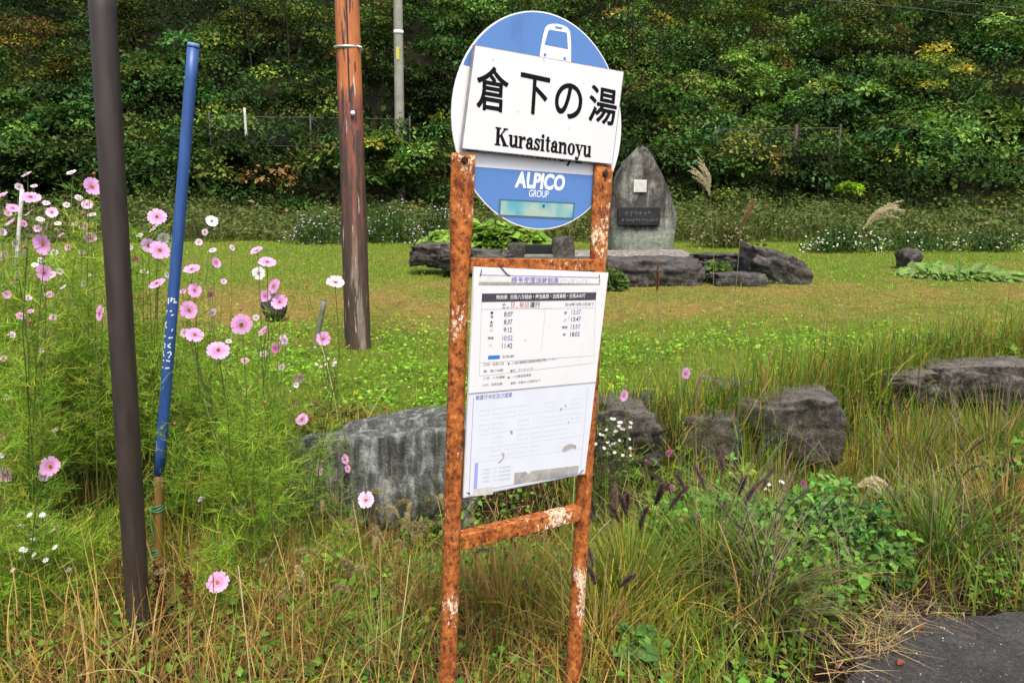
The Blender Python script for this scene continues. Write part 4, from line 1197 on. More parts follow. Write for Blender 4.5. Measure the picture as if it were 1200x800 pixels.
bush('olive fine-leaved tree between the orange pole and the concrete pole', 438, 52, 34, 60, [OL, MD, BR_], [3, 2, 1], .12, 4860, dY=.9, Y=26.5)
bush('yellow-green low shrub just right of the orange pole foot in the wood', 452, 190, 55, 32, [YG, MD, BR_], [2, 3, 1], .15, 5670, cat='shrub', name='shrub', trunk=False, Y=23.2)
bush('mid green leafy tree right of the concrete pole and behind the disc edge', 540, 50, 62, 50, [BR_, MD, OL], [3, 3, 1], .16, 7560)
bush('dark tree low behind the left edge of the round disc', 505, 120, 45, 44, [DK, MD, BR_], [3, 2, 1], .15, 6210)
bush('tree hidden for the most part behind the blue and white disc', 640, 60, 70, 60, [MD, DK, BR_], [2, 2, 1], .16, 5670)
bush('green shrub showing between the sign posts above the stone bench', 640, 225, 60, 34, [MD, DK, BL], [3, 2, 1], .14, 4860, cat='shrub', name='shrub', trunk=False, Y=22.8)
bush('tree with yellow and amber leaves just right of the top of the disc', 765, 48, 48, 40, [YG, YL, MD], [3, 2, 2], .14, 5670)
bush('dark shaded tree right behind the tip of the standing stone', 775, 150, 55, 48, [DK, MD], [3, 2], .15, 6210)
bush('olive loose-leaved tree high above the right chain-link fence', 862, 40, 66, 46, [OL, MD, YG], [3, 2, 1], .12, 7020)
bush('bright green broad-leaved tree directly above the right chain-link fence', 862, 108, 70, 38, [BR_, MD, YG], [3, 2, 1], .18, 7560, cr=.32)
bush('tree with brownish fading leaves below the overhead cables', 985, 48, 62, 46, [RU, OL, MD], [1, 4, 2], .13, 6210)
bush('broad-leaved creeper on the trees right of the right fence', 985, 130, 55, 48, [BL, MD, BR_], [3, 2, 2], .2, 7020)
bush('small tree with golden leaves on top at the right under the cables', 1082, 92, 52, 34, [YG, YL, MD], [3, 1, 2], .15, 4860)
bush('dark green tree in the top right corner', 1158, 45, 62, 58, [DK, MD, OL], [3, 2, 1], .14, 7020)
bush('light green broad-leaved shrub spreading low at the right frame edge', 1135, 162, 78, 36, [BR_, BL, MD], [3, 2, 2], .21, 7560, cat='shrub', name='shrub', trunk=False)
bush('dark low bush between the right fence and the light broad-leaved shrub', 1035, 178, 52, 30, [MD, DK, BL], [2, 2, 1], .16, 5670, cat='shrub', name='shrub', trunk=False)
bush('dull green bush at the foot of the wood right of the standing stone', 850, 200, 55, 30, [MD, DK, OL], [2, 2, 2], .13, 5670, cat='shrub', name='shrub', trunk=False)
bush('brown-stemmed thin bush under the rusty fence post', 935, 202, 42, 30, [OL, RU, MD], [3, 1, 2], .11, 3510, cat='shrub', name='shrub', trunk=False)
bush('small lime-green bush at the foot of the wood, brightest on the right', 998, 219, 17, 10, [(.22, .33, .03), YG], [3, 1], .13, 700, 8, cat='shrub', name='shrub', trunk=False, Y=22.0)

g = Geo(); ncl = 2600
wx = U(-1, 1, ncl); wy = 23.4 + 22 * U(0, 1, ncl) ** 1.25; wx = wx * (wy * .85 + 5)
cen = np.stack([wx, wy, gz(wx, wy) + U(.1, 1.5, ncl) * (1 + 1.2 * fbm(wx, wy, .4, 3))], 1)
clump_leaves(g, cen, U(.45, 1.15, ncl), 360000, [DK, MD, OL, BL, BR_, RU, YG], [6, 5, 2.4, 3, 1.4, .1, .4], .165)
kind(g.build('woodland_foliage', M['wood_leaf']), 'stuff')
g = Geo()
for i in range(26):
    x = U(-20, 20); y = U(26, 34); z = float(gz(x, y)); hh = U(2, 5); lx = rng.normal(0, .7)
    tube(g, [[x, y, z - .3], [x + lx * .4, y + .1, z + hh * .5], [x + lx, y - .3, z + hh]], [.05, .04, .015], A([.05, .04, .03]), 5, False)
kind(finish('woodland_stems', g.mesh('woodland_stems'), M['bark']), 'stuff')

# --- low weeds on the bank at the foot of the wood
n = 95000
bx_ = U(-22, 22, n); by_ = 17.8 + 6.6 * U(0, 1, n)
edge_ = np.interp(bx_, [-19, -8, -2, 2, 6, 19], [17.2, 17.6, 18.2, 17.6, 16.4, 15.8]) + (fbm(bx_, 0 * bx_, .6, 4) - .5) * 2
keep = by_ > edge_; bx_, by_ = bx_[keep], by_[keep]; n = len(bx_)
hmax = (.12 + 1.5 * fbm(bx_, by_, 1.1, 8) ** 2.0) * sstep(0, 1.2, by_ - np.interp(bx_, [-19, -8, -2, 2, 6, 19], [17.2, 17.6, 18.2, 17.6, 16.4, 15.8]) + .6)
p = np.stack([bx_, by_, gz(bx_, by_) + hmax * U(.1, 1, n) ** .6], 1)
hue = fbm(bx_, by_, .55, 14)[:, None]
tcol = A([.06, .115, .022]) * (1 - hue) + A([.115, .13, .035]) * hue
sel = rng.random(n) < .08; tcol[sel] = A([.16, .12, .055])
d = unit(rng.normal(0, 1, (n, 3)) * A([1, 1, .5])); nr = unit(A([0, -.35, 1.]) + rng.normal(0, .5, (n, 3)))
g = Geo(); l = .10 * np.exp(rng.normal(0, .3, n)); leaves(g, p, d, nr, l, l * .55, tcol * np.exp(rng.normal(0, .22, (n, 1))), .1)
k = 16000; ii = rng.integers(0, n, k); q = p[ii] * 1.; q[:, 2] = gz(q[:, 0], q[:, 1])
blades(g, q, hmax[ii] * U(.6, 1.3, k) + .1, .018, U(0, 6.28, k), rng.normal(0, .25, k), rng.normal(.4, .4, k), 3, pick([(.09, .12, .03), (.15, .12, .05), (.06, .09, .025)], k))
kind(g.build('bank_weeds', M['leaf']), 'stuff')


def flower_bush(label, px, py, rx, hpx, Y, nl, nf, fcol, col=MD, fs=.035, name='aster_bush', cat='flowering bush', group='asters along the bank', L=.08):
    gp = ground_at(px, Y); sc_ = Y / FPX; W_, H_ = rx * sc_, hpx * sc_
    root = thing(name, label, cat, gp, group)
    def pts(n, lo):
        s = sph(n) * (U(lo, 1, n)[:, None]); s[:, 2] = np.abs(s[:, 2])
        lump = .45 + 1.1 * fbm(s[:, 0] * 1.6 + px, s[:, 1], 1.7, px % 7)
        return gp + s * A([W_ * 1.25, W_ * .7, H_]) * lump[:, None] + rng.normal(0, .04, (n, 3))
    g = Geo(); p = pts(nl, .3); d = unit(rng.normal(0, 1, (nl, 3)) + A([0, 0, .2])); nr = unit(A([0, -.3, 1]) + rng.normal(0, .5, (nl, 3)))
    l = L * np.exp(rng.normal(0, .3, nl)); leaves(g, p, d, nr, l, l * .4, jit(col, nl, .25), .1)
    nb = nl // 12
    blades(g, gp + rng.normal(0, .3, (nb, 3)) * A([W_, W_ * .6, 0]), H_ * U(.7, 1.1, nb), .012 if Y > 8 else .004, U(0, 6.28, nb), rng.normal(0, .15, nb), rng.normal(.3, .3, nb), 3, jit(col, nb), taper=0)
    g.build('foliage', M['leaf'], root)
    g = Geo(); c = pts(nf, .7)
    for i in range(6):
        a = i / 6 * 6.283 + U(0, 6, nf); tilt_ = rng.normal(0, .35, (nf, 3))
        d = unit(np.stack([np.cos(a), np.sin(a) * .5, .25 + .5 * np.sin(a)], 1) + tilt_ * .3)
        leaves(g, c, d, np.broadcast_to(A([0, -.7, .7]), (nf, 3)), fs * .5, fs * .28, jit(fcol, nf, .08, .03), .05)
    g.build('blossoms', M['petal'], root)
    return root


LIL = (.55, .5, .62); WHT = (.75, .75, .72)
flower_bush('aster bush with lilac-white flowers behind the orange pole, on its left', 372, 262, 34, 34, 17.4, 900, 95, LIL, fs=.055)
flower_bush('aster bush with lilac-white flowers between the orange pole and the left sign post', 452, 262, 44, 42, 17.8, 1200, 100, LIL, fs=.055)
flower_bush('aster bush with pale flowers close to the left side of the left sign post', 512, 268, 26, 44, 17.2, 800, 60, LIL, fs=.065)
flower_bush('wide low aster bush with white flowers under the arching pale plume', 985, 298, 46, 30, 15.6, 1300, 100, WHT, fs=.055)
flower_bush('low aster patch with few flowers right of the arching plume', 1075, 300, 50, 22, 15.8, 1100, 35, WHT, fs=.05)
flower_bush('dry pinkish weed clump with seed heads right of the standing stone', 850, 285, 40, 36, 16.6, 1100, 60, (.36, .27, .22), OL, .07, 'weed_clump', 'weed')
flower_bush('low grey-green weed at the right end of the bank by the frame edge', 1160, 302, 44, 26, 15.6, 1000, 45, WHT, MD, .05, 'weed_clump', 'weed')

# broad leaf patches
def leaf_patch(label, px, py, rx, dpx, hgt, nl, L, cols, name='broadleaf_clump', cat='leafy plant', flat=.6, group='leafy clumps on the meadow'):
    gp = hit(px, py); Y = gp[1]; W_ = rx / FPX * Y
    root = thing(name, label, cat, gp, group)
    r = np.sqrt(U(0, 1, nl)); a = U(0, 6.283, nl)
    x = gp[0] + W_ * r * np.cos(a); y = gp[1] + dpx * r * np.sin(a)
    z = gz(x, y) + hgt * (1 - r ** 2) * U(.5, 1.05, nl) + .015
    out = np.stack([np.cos(a), np.sin(a) - .4, .0 * a], 1)
    d = unit(out + rng.normal(0, .5, (nl, 3)) * A([1, 1, .4])); nr = unit(A([0, -.45, 1.]) + rng.normal(0, .33, (nl, 3)))
    l = L * np.exp(rng.normal(0, .25, nl)); g = Geo()
    leaves(g, np.stack([x, y, z], 1), d, nr, l, l * .8, pick(cols, nl), .1, True)
    g.build('foliage', M['leaf'], root)
    g = Geo(); k = min(120, nl // 3); base = gp + np.stack([rng.normal(0, W_ * .4, k), rng.normal(0, dpx * .4, k), 0 * r[:k]], 1); base[:, 2] = gz(base[:, 0], base[:, 1])
    blades(g, base, hgt * U(.7, 1, k) + .02, .012, U(0, 6.28, k), rng.normal(0, .3, k), .1, 2, jit((.1, .16, .03), k), taper=0)
    g.build('stems', M['leaf'], root)
    return root


LIME = [(.17, .30, .035), (.13, .24, .03), (.22, .34, .05)]
leaf_patch('mound of bright lime green butterbur leaves between the sign posts above the dark stones', 580, 297, 74, .7, .62, 1300, .2, LIME)
leaf_patch('smaller lime green leafy tuft left of the left sign post on the bed', 520, 291, 26, .4, .36, 320, .17, LIME)
leaf_patch('flat patch of pale green leaves lying on the meadow at the far right', 1125, 323, 66, .6, .05, 900, .17, [(.16, .26, .06), (.12, .2, .05), (.2, .3, .09)])
leaf_patch('round tuft of darker leaves in the meadow near the right stones', 1092, 412, 22, .22, .12, 360, .05, [(.05, .12, .025), (.08, .17, .03)])
leaf_patch('small green weed tuft between the flat slab and the dark boulder of the bed', 842, 330, 16, .3, .3, 260, .09, [BR_, MD])
leaf_patch('leafy tuft at the left foot of the wide angular boulder', 716, 338, 14, .25, .28, 220, .09, [BR_, MD])
leaf_patch('lime green clump in the meadow close to the frame edge by the dark stone', 1178, 418, 16, .2, .09, 220, .05, LIME)

# gravel before the monument
g = Geo(); n = 5200
x = U(.9, 3.6, n); y = 14.2 + 1.3 * U(0, 1, n); z = gz(x, y) + .02; s = U(.015, .045, n)[:, None]
P = np.stack([x, y, z], 1)
V = np.stack([P + A([-1, -.4, 0]) * s, P + A([1, -.5, 0]) * s, P + A([.8, .5, .6]) * s, P + A([-.7, .4, .7]) * s], 1)
g.add(V, np.arange(n)[:, None] * 4 + A([0, 1, 2, 3]), jit((.15, .135, .12), n, .35, .04))
kind(g.build('gravel', M['stem']), 'stuff')

# --- meadow grass
n = 245000
Y_ = 3.9 * np.exp(U(0, math.log(19.5 / 3.9), n)); X_ = U(-1, 1, n) * (Y_ * .92 + 1.0)
k = (Y_ > yw(X_) - .08); X_, Y_ = X_[k], Y_[k]; n = len(X_)
lt = lawn_tint(X_, Y_); base = np.stack([X_, Y_, gz(X_, Y_) - .005], 1)
tuft = fbm(X_, Y_, 2.6, 51)
hgt = (.022 + .034 * tuft + .06 * np.clip(1 - (Y_ - yw(X_)) / .9, 0, 1) * tuft) * np.exp(rng.normal(0, .3, n)) * (1 - .45 * lt)
wd_ = np.maximum(.0032, .00085 * Y_) * U(.7, 1.3, n)
gcol = pick([(.175, .285, .02), (.235, .335, .028), (.115, .205, .018), (.29, .32, .04)], n, [4, 3, 2, 1.4], .2, .08)
scol = pick([(.33, .235, .075), (.26, .18, .055), (.40, .30, .13), (.26, .23, .055)], n, [3, 2, 1, 2], .22, .06)
mixk = (rng.random(n) < lt * .85 + .03)[:, None]
g = Geo(); blades(g, base, hgt, wd_, U(0, 6.283, n), rng.normal(0, .35, n), rng.normal(.5, .5, n), 2, np.where(mixk, scol, gcol))
n = 52000                                               # clover, plantain and other small flat leaves
Y_ = 4.0 * np.exp(U(0, math.log(13 / 4.0), n)); X_ = U(-1, 1, n) * (Y_ * .78 + .8)
dens = fbm(X_, Y_, 1.5, 77); k = (Y_ > yw(X_)) & (rng.random(n) < sstep(.36, .62, dens) * (1 - .8 * lawn_tint(X_, Y_)) * np.where(Y_ < 7.5, 1, .35))
X_, Y_ = X_[k], Y_[k]; n = len(X_); p = np.stack([X_, Y_, gz(X_, Y_) + U(.02, .085, n)], 1)
l = U(.018, .045, n); leaves(g, p, unit(rng.normal(0, 1, (n, 3)) * A([1, 1, .25])), unit(A([0, -.25, 1]) + rng.normal(0, .35, (n, 3))), l, l * .7, pick([(.14, .31, .022), (.20, .38, .03), (.09, .22, .02)], n, None, .2), .1)
kind(g.build('meadow_grass', M['grass']), 'stuff')
# tiny white and yellow flowers in the grass
g = Geo(); n = 170
Y_ = 4.3 * np.exp(U(0, math.log(2.2), n)); X_ = U(-1, 1, n) * (Y_ * .7); k = Y_ > yw(X_) + .1; X_, Y_ = X_[k], Y_[k]; n = len(X_)
p = np.stack([X_, Y_, gz(X_, Y_) + U(.06, .12, n)], 1); fc = np.where((rng.random(n) < .3)[:, None], A([.7, .5, .02]), A([.72, .72, .66]))
for i in range(5):
    a = i / 5 * 6.283 + U(0, 1, n); leaves(g, p, np.stack([np.cos(a), np.sin(a), .4 + 0 * a], 1), np.broadcast_to(A([0, -.4, 1.]), (n, 3)), .011, .009, fc, .05)
kind(g.build('meadow_blossoms', M['petal']), 'stuff')
# ------------------------------------------------------------------ tall weeds between road and meadow
TAN, STR, OLV, GRN, YEL, DGR, BRN, RED = (.34, .225, .075), (.43, .31, .125), (.165, .175, .028), (.12, .24, .026), (.40, .35, .035), (.06, .13, .02), (.16, .088, .035), (.30, .095, .04)


def front_pts(n, x0, x1, y0=2.05):
    x = U(x0, x1, n); y = y0 + (yw(x) - y0 + .05) * U(0, 1, n)
    edge_y = np.interp(x, [e[0] for e in edge], [e[1] for e in edge])
    k = (y > edge_y + .03) & ~((y < edge_y + .22) & (x > .7) & (x < 1.6) & (rng.random(n) < .7))
    near_stake = (np.abs(x - q_b[0] * y / q_b[1]) < .075) & (y > 2.3) & (y < q_b[1] + .02)      # trodden bare round the snow pole
    k &= ~(near_stake & (rng.random(n) < .85)); x, y = x[k], y[k]
    return np.stack([x, y, gz(x, y) - .01], 1)


# dry tangled grass in front, left and centre
g = Geo()
P = front_pts(15000, -2.7, .75, 1.9); n = len(P); patch = fbm(P[:, 0], P[:, 1], 1.7, 61)
hh = (.13 + .2 * patch) * np.exp(rng.normal(0, .3, n)) * np.interp(P[:, 1], [2, 3, 4], [1, .95, .7]) * np.interp(P[:, 0], [-1.2, -.5], [1.35, 1.0])
cols = np.where((rng.random(n) < (np.interp(P[:, 0], [-.8, -.2], [.6, 1.]) * sstep(.3, .62, fbm(P[:, 0], P[:, 1], 1.1, 63))))[:, None], pick([GRN, OLV, DGR, YEL], n, [5, 3, 2, 1.4]), pick([TAN, STR, OLV, BRN, RED], n, [5, 2.4, 2.4, 2.6, .5]))
blades(g, P, hh, U(.003, .0075, n), U(0, 6.283, n), rng.normal(0, .6, n), rng.normal(1.25, .9, n), 6, cols, cols * A([1.25, 1.1, .9]))
# thatch: flattened dead stems near the ground
P = front_pts(9000, -2.7, 4.5, 1.9); n = len(P); P[:, 2] += U(.0, .1, n)
blades(g, P, U(.1, .35, n), U(.002, .005, n), U(0, 6.283, n), rng.normal(1.35, .25, n), rng.normal(.25, .3, n), 4, pick([TAN, STR, BRN, (.09, .06, .035)], n, [2, 2, 3, 3]))
# long bleached stalks
P = front_pts(420, -2.4, 3.2, 2.0); n = len(P)
blades(g, P, U(.3, .6, n), U(.002, .0035, n), U(0, 6.283, n), rng.normal(.25, .3, n), rng.normal(.5, .5, n), 7, pick([STR, TAN, (.42, .34, .18)], n), taper=0)
kind(g.build('dry_grass', M['grass']), 'stuff')

# green and yellowing grass to the right and along the stones
g = Geo()
P = front_pts(13500, -.1, 5.2, 2.1); n = len(P); patch = fbm(P[:, 0], P[:, 1], 1.5, 71); hue = fbm(P[:, 0], P[:, 1], 1.2, 75)
hh = (.10 + .22 * patch) * np.exp(rng.normal(0, .28, n)) * np.interp(P[:, 0], [-.1, .6, 2, 3], [.8, .95, 1.15, 1.2]) * np.where(P[:, 1] > yw(P[:, 0]) - .45, .8, 1)
green = pick([GRN, DGR, OLV, YEL], n, [4, 2, 3, 1.2]); warm = pick([OLV, YEL, TAN, RED, GRN], n, [4, 2.4, 1.5, .8, 3])
wsel = (rng.random(n) < np.clip(.25 + 1.3 * (hue - .45) + .3 * sstep(1.6, 2.6, P[:, 0]), .05, .9))[:, None]
cols = np.where(wsel, warm, green)
blades(g, P, hh, U(.004, .010, n), U(0, 6.283, n), rng.normal(0, .35, n), rng.normal(1.0, .6, n), 6, cols, cols * .6 + A([.1, .075, .02]))
P = front_pts(650, .9, 5.5, 2.6); n = len(P)          # purplish seed stalks
blades(g, P, U(.3, .62, n), U(.002, .004, n), U(0, 6.283, n), rng.normal(0, .22, n), rng.normal(.5, .4, n), 7, pick([(.16, .11, .085), (.2, .15, .09), OLV], n), (.22, .155, .13), taper=0)
kind(g.build('wild_grass', M['grass']), 'stuff')

# grass strip rooted between and before the stones of the meadow edge
g = Geo(); n = 13000; x = np.concatenate([U(.25, 5.5, n), U(-3, -1.35, n // 3)]); n = len(x); y = yw(x) - .75 + .85 * U(0, 1, n); P = np.stack([x, y, gz(x, y) - .01], 1)
hh = (.16 + .36 * fbm(x, y, 2.2, 91)) * np.where(x < 0, .7, 1) * np.exp(rng.normal(0, .25, n))
blades(g, P, hh, U(.004, .009, n), U(0, 6.283, n), rng.normal(0, .35, n), rng.normal(.8, .5, n), 5, pick([GRN, OLV, DGR, YEL, TAN, RED], n, [5, 4, 2, 1.3, 1.2, .6]))
kind(g.build('verge_grass', M['grass']), 'stuff')

# small herbs and ivy-like leaves filling the ditch
g = Geo(); P = front_pts(34000, -2.6, 5, 2.1); n = len(P)
k = rng.random(n) < sstep(.42, .62, fbm(P[:, 0], P[:, 1], 1.6, 81)); P = P[k]; n = len(P); P[:, 2] += U(.02, .26, n) * fbm(P[:, 0], P[:, 1], 1.3, 83) * 1.3
l = U(.015, .045, n); leaves(g, P, unit(rng.normal(0, 1, (n, 3)) * A([1, 1, .5])), unit(A([0, -.5, 1]) + rng.normal(0, .45, (n, 3))), l, l * .65, pick([GRN, DGR, (.13, .27, .035), OLV], n, [4, 3, 3, 1]), .12)
kind(g.build('ditch_herbs', M['leaf']), 'stuff')


def spike(g, pts, r, n, tint, wd=.0016, drop=0.):
    """fuzzy seed head along a path"""
    pts = A(pts); s = U(0, 1, n); i = np.minimum((s * (len(pts) - 1)).astype(int), len(pts) - 2); f = s * (len(pts) - 1) - i
    p = pts[i] * (1 - f[:, None]) + pts[i + 1] * f[:, None]; d = unit(pts[i + 1] - pts[i])
    prof = np.sin(np.pi * np.clip(s * .92 + .06, 0, 1)) ** .6
    o = unit(np.cross(d, rng.normal(size=(n, 3)))) * .8 + d * .75 + A([0, 0, -drop])
    threads(g, p, p + o * (r * prof * U(.6, 1.2, n))[:, None], np.full(n, wd) * U(.7, 1.6, n), jit(tint, n, .22, .05))


def arc(base, az, h, lean, curl, k=9):
    d = A([math.cos(az), math.sin(az), 0]); p = A(base, float).copy(); o = [p.copy()]
    for i in range(k):
        ph = lean + curl * ((i + .5) / k); p = p + (d * math.sin(ph) + A([0, 0, 1.]) * math.cos(ph)) * h / k; o.append(p.copy())
    return A(o)


def tussock(label, px, Y, nb, h, cols, wts=None, spread=.09, curl=(1.0, .5), lean=.25, wd=(.005, .0105), heads=0, hcol=(.1, .07, .06), hlen=.09, hr=.012, bias=None, name='grass_tussock', cat='grass tussock', group='grass tussocks by the road', tipc=None, hh_=(.75, 1.0), hdrop=.12):
    gp = ground_at(px, Y); root = thing(name, label, cat, gp, group); g = Geo()
    az = U(0, 6.283, nb) if bias is None else bias + rng.normal(0, .8, nb)
    rad = np.abs(rng.normal(0, spread, nb)); base = gp + np.stack([np.cos(az) * rad, np.sin(az) * rad, 0 * az], 1); base[:, 2] = gz(base[:, 0], base[:, 1]) - .01
    c = pick(cols, nb, wts, .18, .07)
    blades(g, base, h * U(.55, 1.15, nb), U(*wd, nb), az, np.abs(rng.normal(0, lean, nb)), np.clip(rng.normal(*curl, nb), -.1, 2.4), 8, c, c * .75 + A([.06, .045, .015]) if tipc is None else tipc)
    g.build('blades', M['grass'], root)
    for i in range(heads):
        a = U(0, 6.283) if bias is None else bias + rng.normal(0, .9); H_ = h * U(*hh_)
        st = arc(gp + rng.normal(0, spread * .5, 3) * A([1, 1, 0]), a, H_, abs(rng.normal(.06, .1)), U(.1, .45))
        g = Geo(); tube(g, st, .0013, jit(cols[0], 1)[0], 4, False)
        d = unit(st[-1] - st[-2]); hd = [st[-1]]
        for k in range(6):
            d = unit(d + A([math.cos(a) * .06, math.sin(a) * .06, -hdrop * .25])); hd.append(hd[-1] + d * hlen / 6 * U(.9, 1.1))
        spike(g, hd, hr, int(420 * hlen / .09), hcol, .0014)
        g.build('seed_head', M['grass'], root)
    return root


FOX, DPU = (.33, .27, .13), (.15, .10, .09)
tussock('green and yellow fountain grass clump with dark purple seed heads right of the right post', 735, 2.75, 420, .42, [GRN, (.13, .19, .03), YEL, OLV], [4, 3, 1.6, 1], .11, (.75, .45), heads=11, hcol=DPU, hlen=.125, hr=.02, hh_=(.85, 1.15))
tussock('second fountain grass clump with purple heads, further right and nearer the road', 835, 2.95, 380, .44, [GRN, DGR, (.12, .17, .03)], [4, 2, 2], .12, (.95, .45), heads=8, hcol=DPU, hlen=.125, hr=.02, hh_=(.85, 1.2))
tussock('arching grass clump leaning over the dark gap at the pavement edge', 900, 2.72, 260, .5, [OLV, (.11, .12, .045), (.15, .12, .08)], [3, 3, 2], .10, (1.35, .4), .35, heads=4, hcol=(.16, .11, .1), hlen=.12, hr=.007)
tussock('yellow-green grass clump at the foot of the right sign post', 700, 2.45, 260, .34, [YEL, (.16, .2, .03), OLV, TAN], [2, 4, 2, 1], .10, (.85, .45), heads=3, hcol=DPU, hlen=.1, hr=.018)
tussock('tall upright green grass clump on the pavement corner at the right', 1098, 3.15, 250, .56, [(.085, .14, .03), GRN, DGR], [3, 3, 2],   .10, (1.0, .6), .3, heads=5, hcol=(.18, .14, .09), hlen=.14, hr=.006, hdrop=.5)
tussock('grass clump of brown and olive blades at the right frame edge', 1175, 3.35, 300, .5, [OLV, TAN, BRN, RED], [3, 3, 2, 1], .14, (.9, .5), heads=3, hcol=FOX, hlen=.1, hr=.006)
tussock('olive grass clump in front of the squared stone with russet blades', 1060, 4.5, 420, .56, [OLV, GRN, YEL, RED], [4, 3, 1.6, .8], .20, (.75, .4), heads=6, hcol=(.17, .12, .1), hlen=.16, hr=.006)
tussock('russet and green grass clump between the rounded boulder and the flat stone', 1000, 4.4, 300, .42, [OLV, RED, YEL, GRN], [3, 2, 2, 2], .16, (.7, .5), heads=3, hcol=(.2, .12, .08), hlen=.12, hr=.006)
tussock('olive grass clump at the far right under the dark stone', 1165, 4.7, 420, .58, [OLV, GRN, TAN, (.14, .13, .06)], [4, 3, 2, 2], .24, (.8, .4), heads=5, hcol=(.18, .13, .11), hlen=.15, hr=.006)
tussock('grass clump with pale arching blades in front of the aster rock', 800, 3.45, 170, .62, [(.16, .2, .09), OLV, (.2, .2, .12)], [3, 2, 2], .10, (1.3, .35), .2, wd=(.004, .0075), heads=2, hcol=(.18, .15, .12), hlen=.16, hr=.005)
tussock('grass clump arching toward the sign from the broad-leaved weeds', 905, 3.25, 150, .6, [(.15, .17, .08), OLV, (.22, .2, .13)], [3, 2, 2], .09, (1.35, .35), .25, wd=(.004, .0075), bias=2.6)
tussock('foxtail grass tuft with fuzzy pale heads in front of the grey slab', 450, 3.1, 150, .3, [OLV, GRN, TAN], [3, 3, 2], .2, (.8, .5), heads=12, hcol=FOX, hlen=.105, hr=.017, hh_=(1.05, 1.5), hdrop=1.1)
tussock('foxtail grass tuft with drooping heads beside the left sign post', 500, 2.75, 150, .3, [OLV, TAN, GRN], [3, 3, 2], .16, (.8, .5), heads=9, hcol=FOX, hlen=.105, hr=.017, hh_=(1.0, 1.5), hdrop=1.1)
tussock('foxtail grass tuft in dry grass left of the sign near the bottom edge', 385, 2.5, 170, .26, [GRN, OLV, TAN], [3, 3, 3], .16, (.8, .5), heads=8, hcol=FOX, hlen=.105, hr=.017, hh_=(1.0, 1.4), hdrop=1.)
tussock('single fuzzy foxtail arching across the foot of the brown pole', 150, 2.3, 40, .26, [OLV, TAN], None, .06, (.9, .5), heads=1, hcol=FOX, hlen=.105, hr=.017, bias=.3, hh_=(.95, 1.0), hdrop=1.2)
tussock('orange-brown dry grass clump between the sign posts below the crossbar', 590, 2.65, 300, .36, [TAN, OLV, (.3, .15, .05), GRN], [3, 3, 2, 2], .14, (.8, .5), heads=4, hcol=FOX, hlen=.07, hdrop=.8)
tussock('dry tan grass tangle between the brown pole and the sign', 320, 2.75, 420, .34, [TAN, STR, OLV, BRN], [4, 2, 3, 2], .26, (1.15, .6), .4, heads=4, hcol=FOX, hlen=.07, hdrop=.9)
tussock('dry straw-coloured grass tangle left of the brown pole', 95, 2.75, 420, .34, [STR, TAN, BRN, OLV], [3, 4, 2, 2], .22, (1.2, .6), .4)
tussock('green grass tuft near the bottom edge left of the left post', 455, 2.3, 260, .24, [GRN, (.07, .15, .035), OLV], [3, 3, 1], .12, (.7, .5))

PUR = [(.22, .17, .13), (.18, .20, .08), (.14, .19, .05), (.27, .22, .14)]
tussock('purplish grass arching right over the pavement edge, its tips touching the straw', 880, 2.62, 60, .62, PUR, [3, 3, 2, 1], .10, (1.25, .3), .45, wd=(.004, .008), heads=3, hcol=(.24, .17, .15), hlen=.16, hr=.006, bias=-.15)
tussock('purplish grass fountain behind the arching clump, in front of the vivid weeds', 845, 2.85, 45, .62, PUR, [2, 3, 3, 1], .12, (1.2, .35), .35, wd=(.004, .008), heads=3, hcol=(.24, .17, .15), hlen=.18, hr=.006, bias=.2)
tussock('long grey-green blades arching left and right above the white asters', 770, 3.3, 40, .66, [(.25, .25, .17), (.2, .22, .11), (.27, .23, .18)], None, .10, (1.25, .35), .3, wd=(.004, .0075))
tussock('grey-purple arching grass on the pavement corner right of the upright clump', 1130, 3.1, 60, .52, PUR, [3, 3, 2, 1], .10, (1.2, .35), .35, wd=(.004, .008), heads=2, hcol=(.24, .17, .15), hlen=.14, hr=.006)
tussock('tuft with a tall yellow blade just right of the blue pole', 208, 2.92, 5, .62, [(.50, .42, .04), (.42, .36, .05)], None, .02, (.25, .15), .06, wd=(.009, .014))
tussock('tuft with bright yellow-orange blades left of the left sign post', 508, 2.75, 9, .42, [(.55, .38, .03), (.45, .30, .03)], None, .05, (.7, .5), .2, wd=(.007, .012))

# broad pale blades at the very bottom between the posts
tussock('tuft of broad pale green strap leaves between the sign posts at the bottom edge', 560, 1.98, 16, .30, [(.17, .22, .10), (.12, .19, .06)], None, .035, (.55, .25), .25, wd=(.012, .018), name='strap_leaf_plant', cat='plant', group='single plants by the sign')


